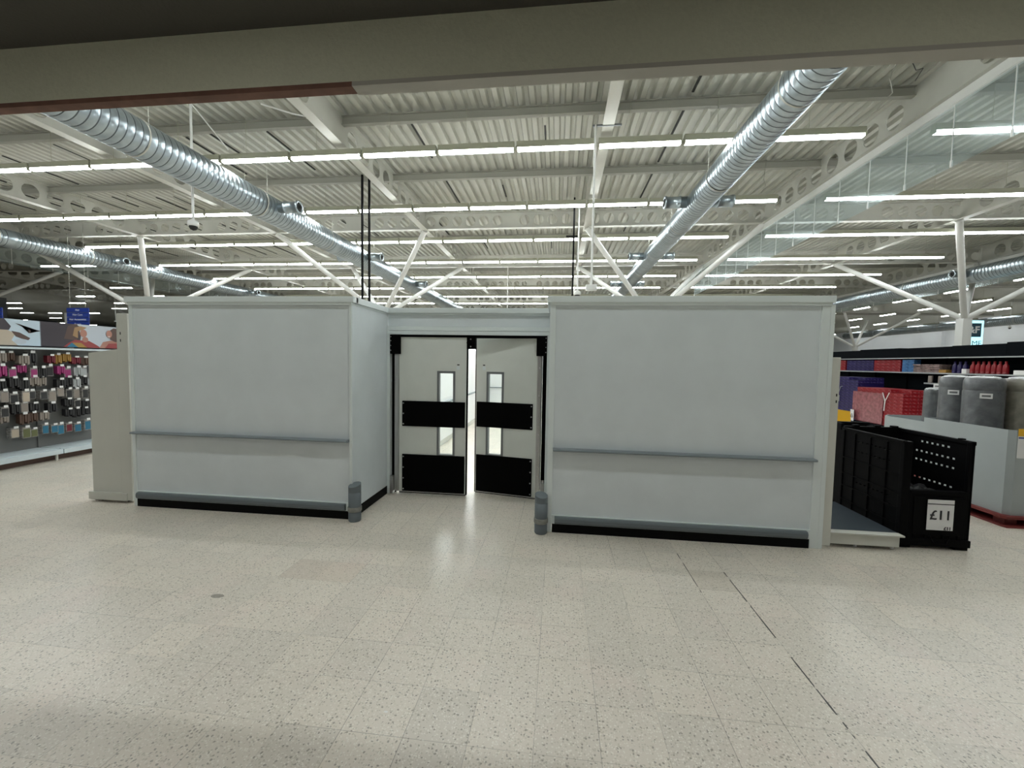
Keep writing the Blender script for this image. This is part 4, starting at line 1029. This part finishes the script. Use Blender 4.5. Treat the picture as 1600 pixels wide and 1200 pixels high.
for zi, z in enumerate((1.34, 1.06, .78, .45, .14)):
    for k in range(7):
        y = 12.45-.3*k
        if zi == 0:
            key = ('can',)
            if key in first_c: o = first_c[key].copy(); C.objects.link(o)
            else: o = MB().lathe([(.05, 0), (.052, .01), (.052, .19), (.045, .2)], n=14).build('tin', 'taupe'); first_c[key] = o
            o.location = (SX+.02, y, z); tag(o, 'taupe tin on the second black shelf, %s from the left' % ORD[k], 'tin', 'tins on the second black shelf')
        else:
            key = ('shoe',)
            if key in first_c: o = first_c[key].copy(); C.objects.link(o)
            else:
                b = MB(); b.prism([(-.14, 0), (.12, 0), (.15, .03), (.13, .06), (.03, .08), (-.02, .1), (-.12, .11), (-.15, .06)], 1, -.045, .045)
                o = b.build('slipper', 'cloth2'); first_c[key] = o
            o.location = (SX+.06, y+rg.uniform(-.05, .05), z); o.rotation_euler = (0, 0, PI+rg.uniform(-.3, .3))
            tag(o, 'pale slipper on the %s black shelf down, %s from the left' % (ORD[zi+1], ORD[k]), 'slipper', 'slippers on the lower black shelves')
m = MB().box(-.01, 0, -.17, .17, 0, .13); o = m.build('shelf_ticket', 'white', loc=(SX-.12, 12.0, 1.2)); tag(o, 'white shelf ticket under the tins on the black shelving', 'shelf ticket')
MB().box(-.013, -.01, -.12, .12, .05, .085).build('print', 'frame', o)
# yellow and blue floor machine beyond the crate
t = empty('floor_cart', (6.55, 10.3, 0)); tag(t, 'yellow and blue wheeled cart behind the right shelving upright', 'cart')
MB().bev(-.3, .18, -.25, .25, .1, .3, .03).build('base', 'blue', t)
m = MB().prism([(-.28, .3), (.17, .3), (.13, .72), (-.2, .76)], 1, -.2, .2); m.build('tank', 'yellow', t)
m = MB(); m.tube((.1, 0, .7), (.22, 0, .62), .05, n=10); m.tube((.22, 0, .62), (.26, 0, .3), .04, n=10); m.build('hose', 'charcoal', t)
for x in (-.2, .1):
    m = MB(); m.tube((x, -.27, .08), (x, -.22, .08), .08, n=16); m.build('wheel', 'charcoal', t)
m = MB()
for a in range(8):
    th, t2 = a*.28, (a+1)*.28
    m.tube((-.30+.12*math.sin(th), 0, .8+.42*a/8), (-.30+.12*math.sin(t2), 0, .8+.42*(a+1)/8), .025, n=8)
m.build('handle', 'pink', t)

# lit sign behind the right column
t = empty('lit_sign', (14.48, 16.2, 2.42)); tag(t, 'lit cyan sign reading F&F HOME half hidden behind the right column', 'sign')
MB().bev(-.39, .39, 0, .1, 0, 1.05, .01).build('light_box', 'cyan', t)
b = MB().box(-.31, .31, -.01, 0, .47, .95).build('dark_square', 'navy', t)
text('logo_lettering', 'F&F', .33, 'white', b, (0, -.014, .71), bold=.01, sx=1.0)
text('lettering', 'HOME', .25, 'navy', t, (0, -.006, .24), sx=1.0)
# small white junction box on the far right wall
tag(MB().bev(-.2, 0, -.35, .35, 0, .6, .02).build('wall_box', 'white', loc=(X1, 35.0, 3.9)), 'small white service box high on the white right wall', 'service box')
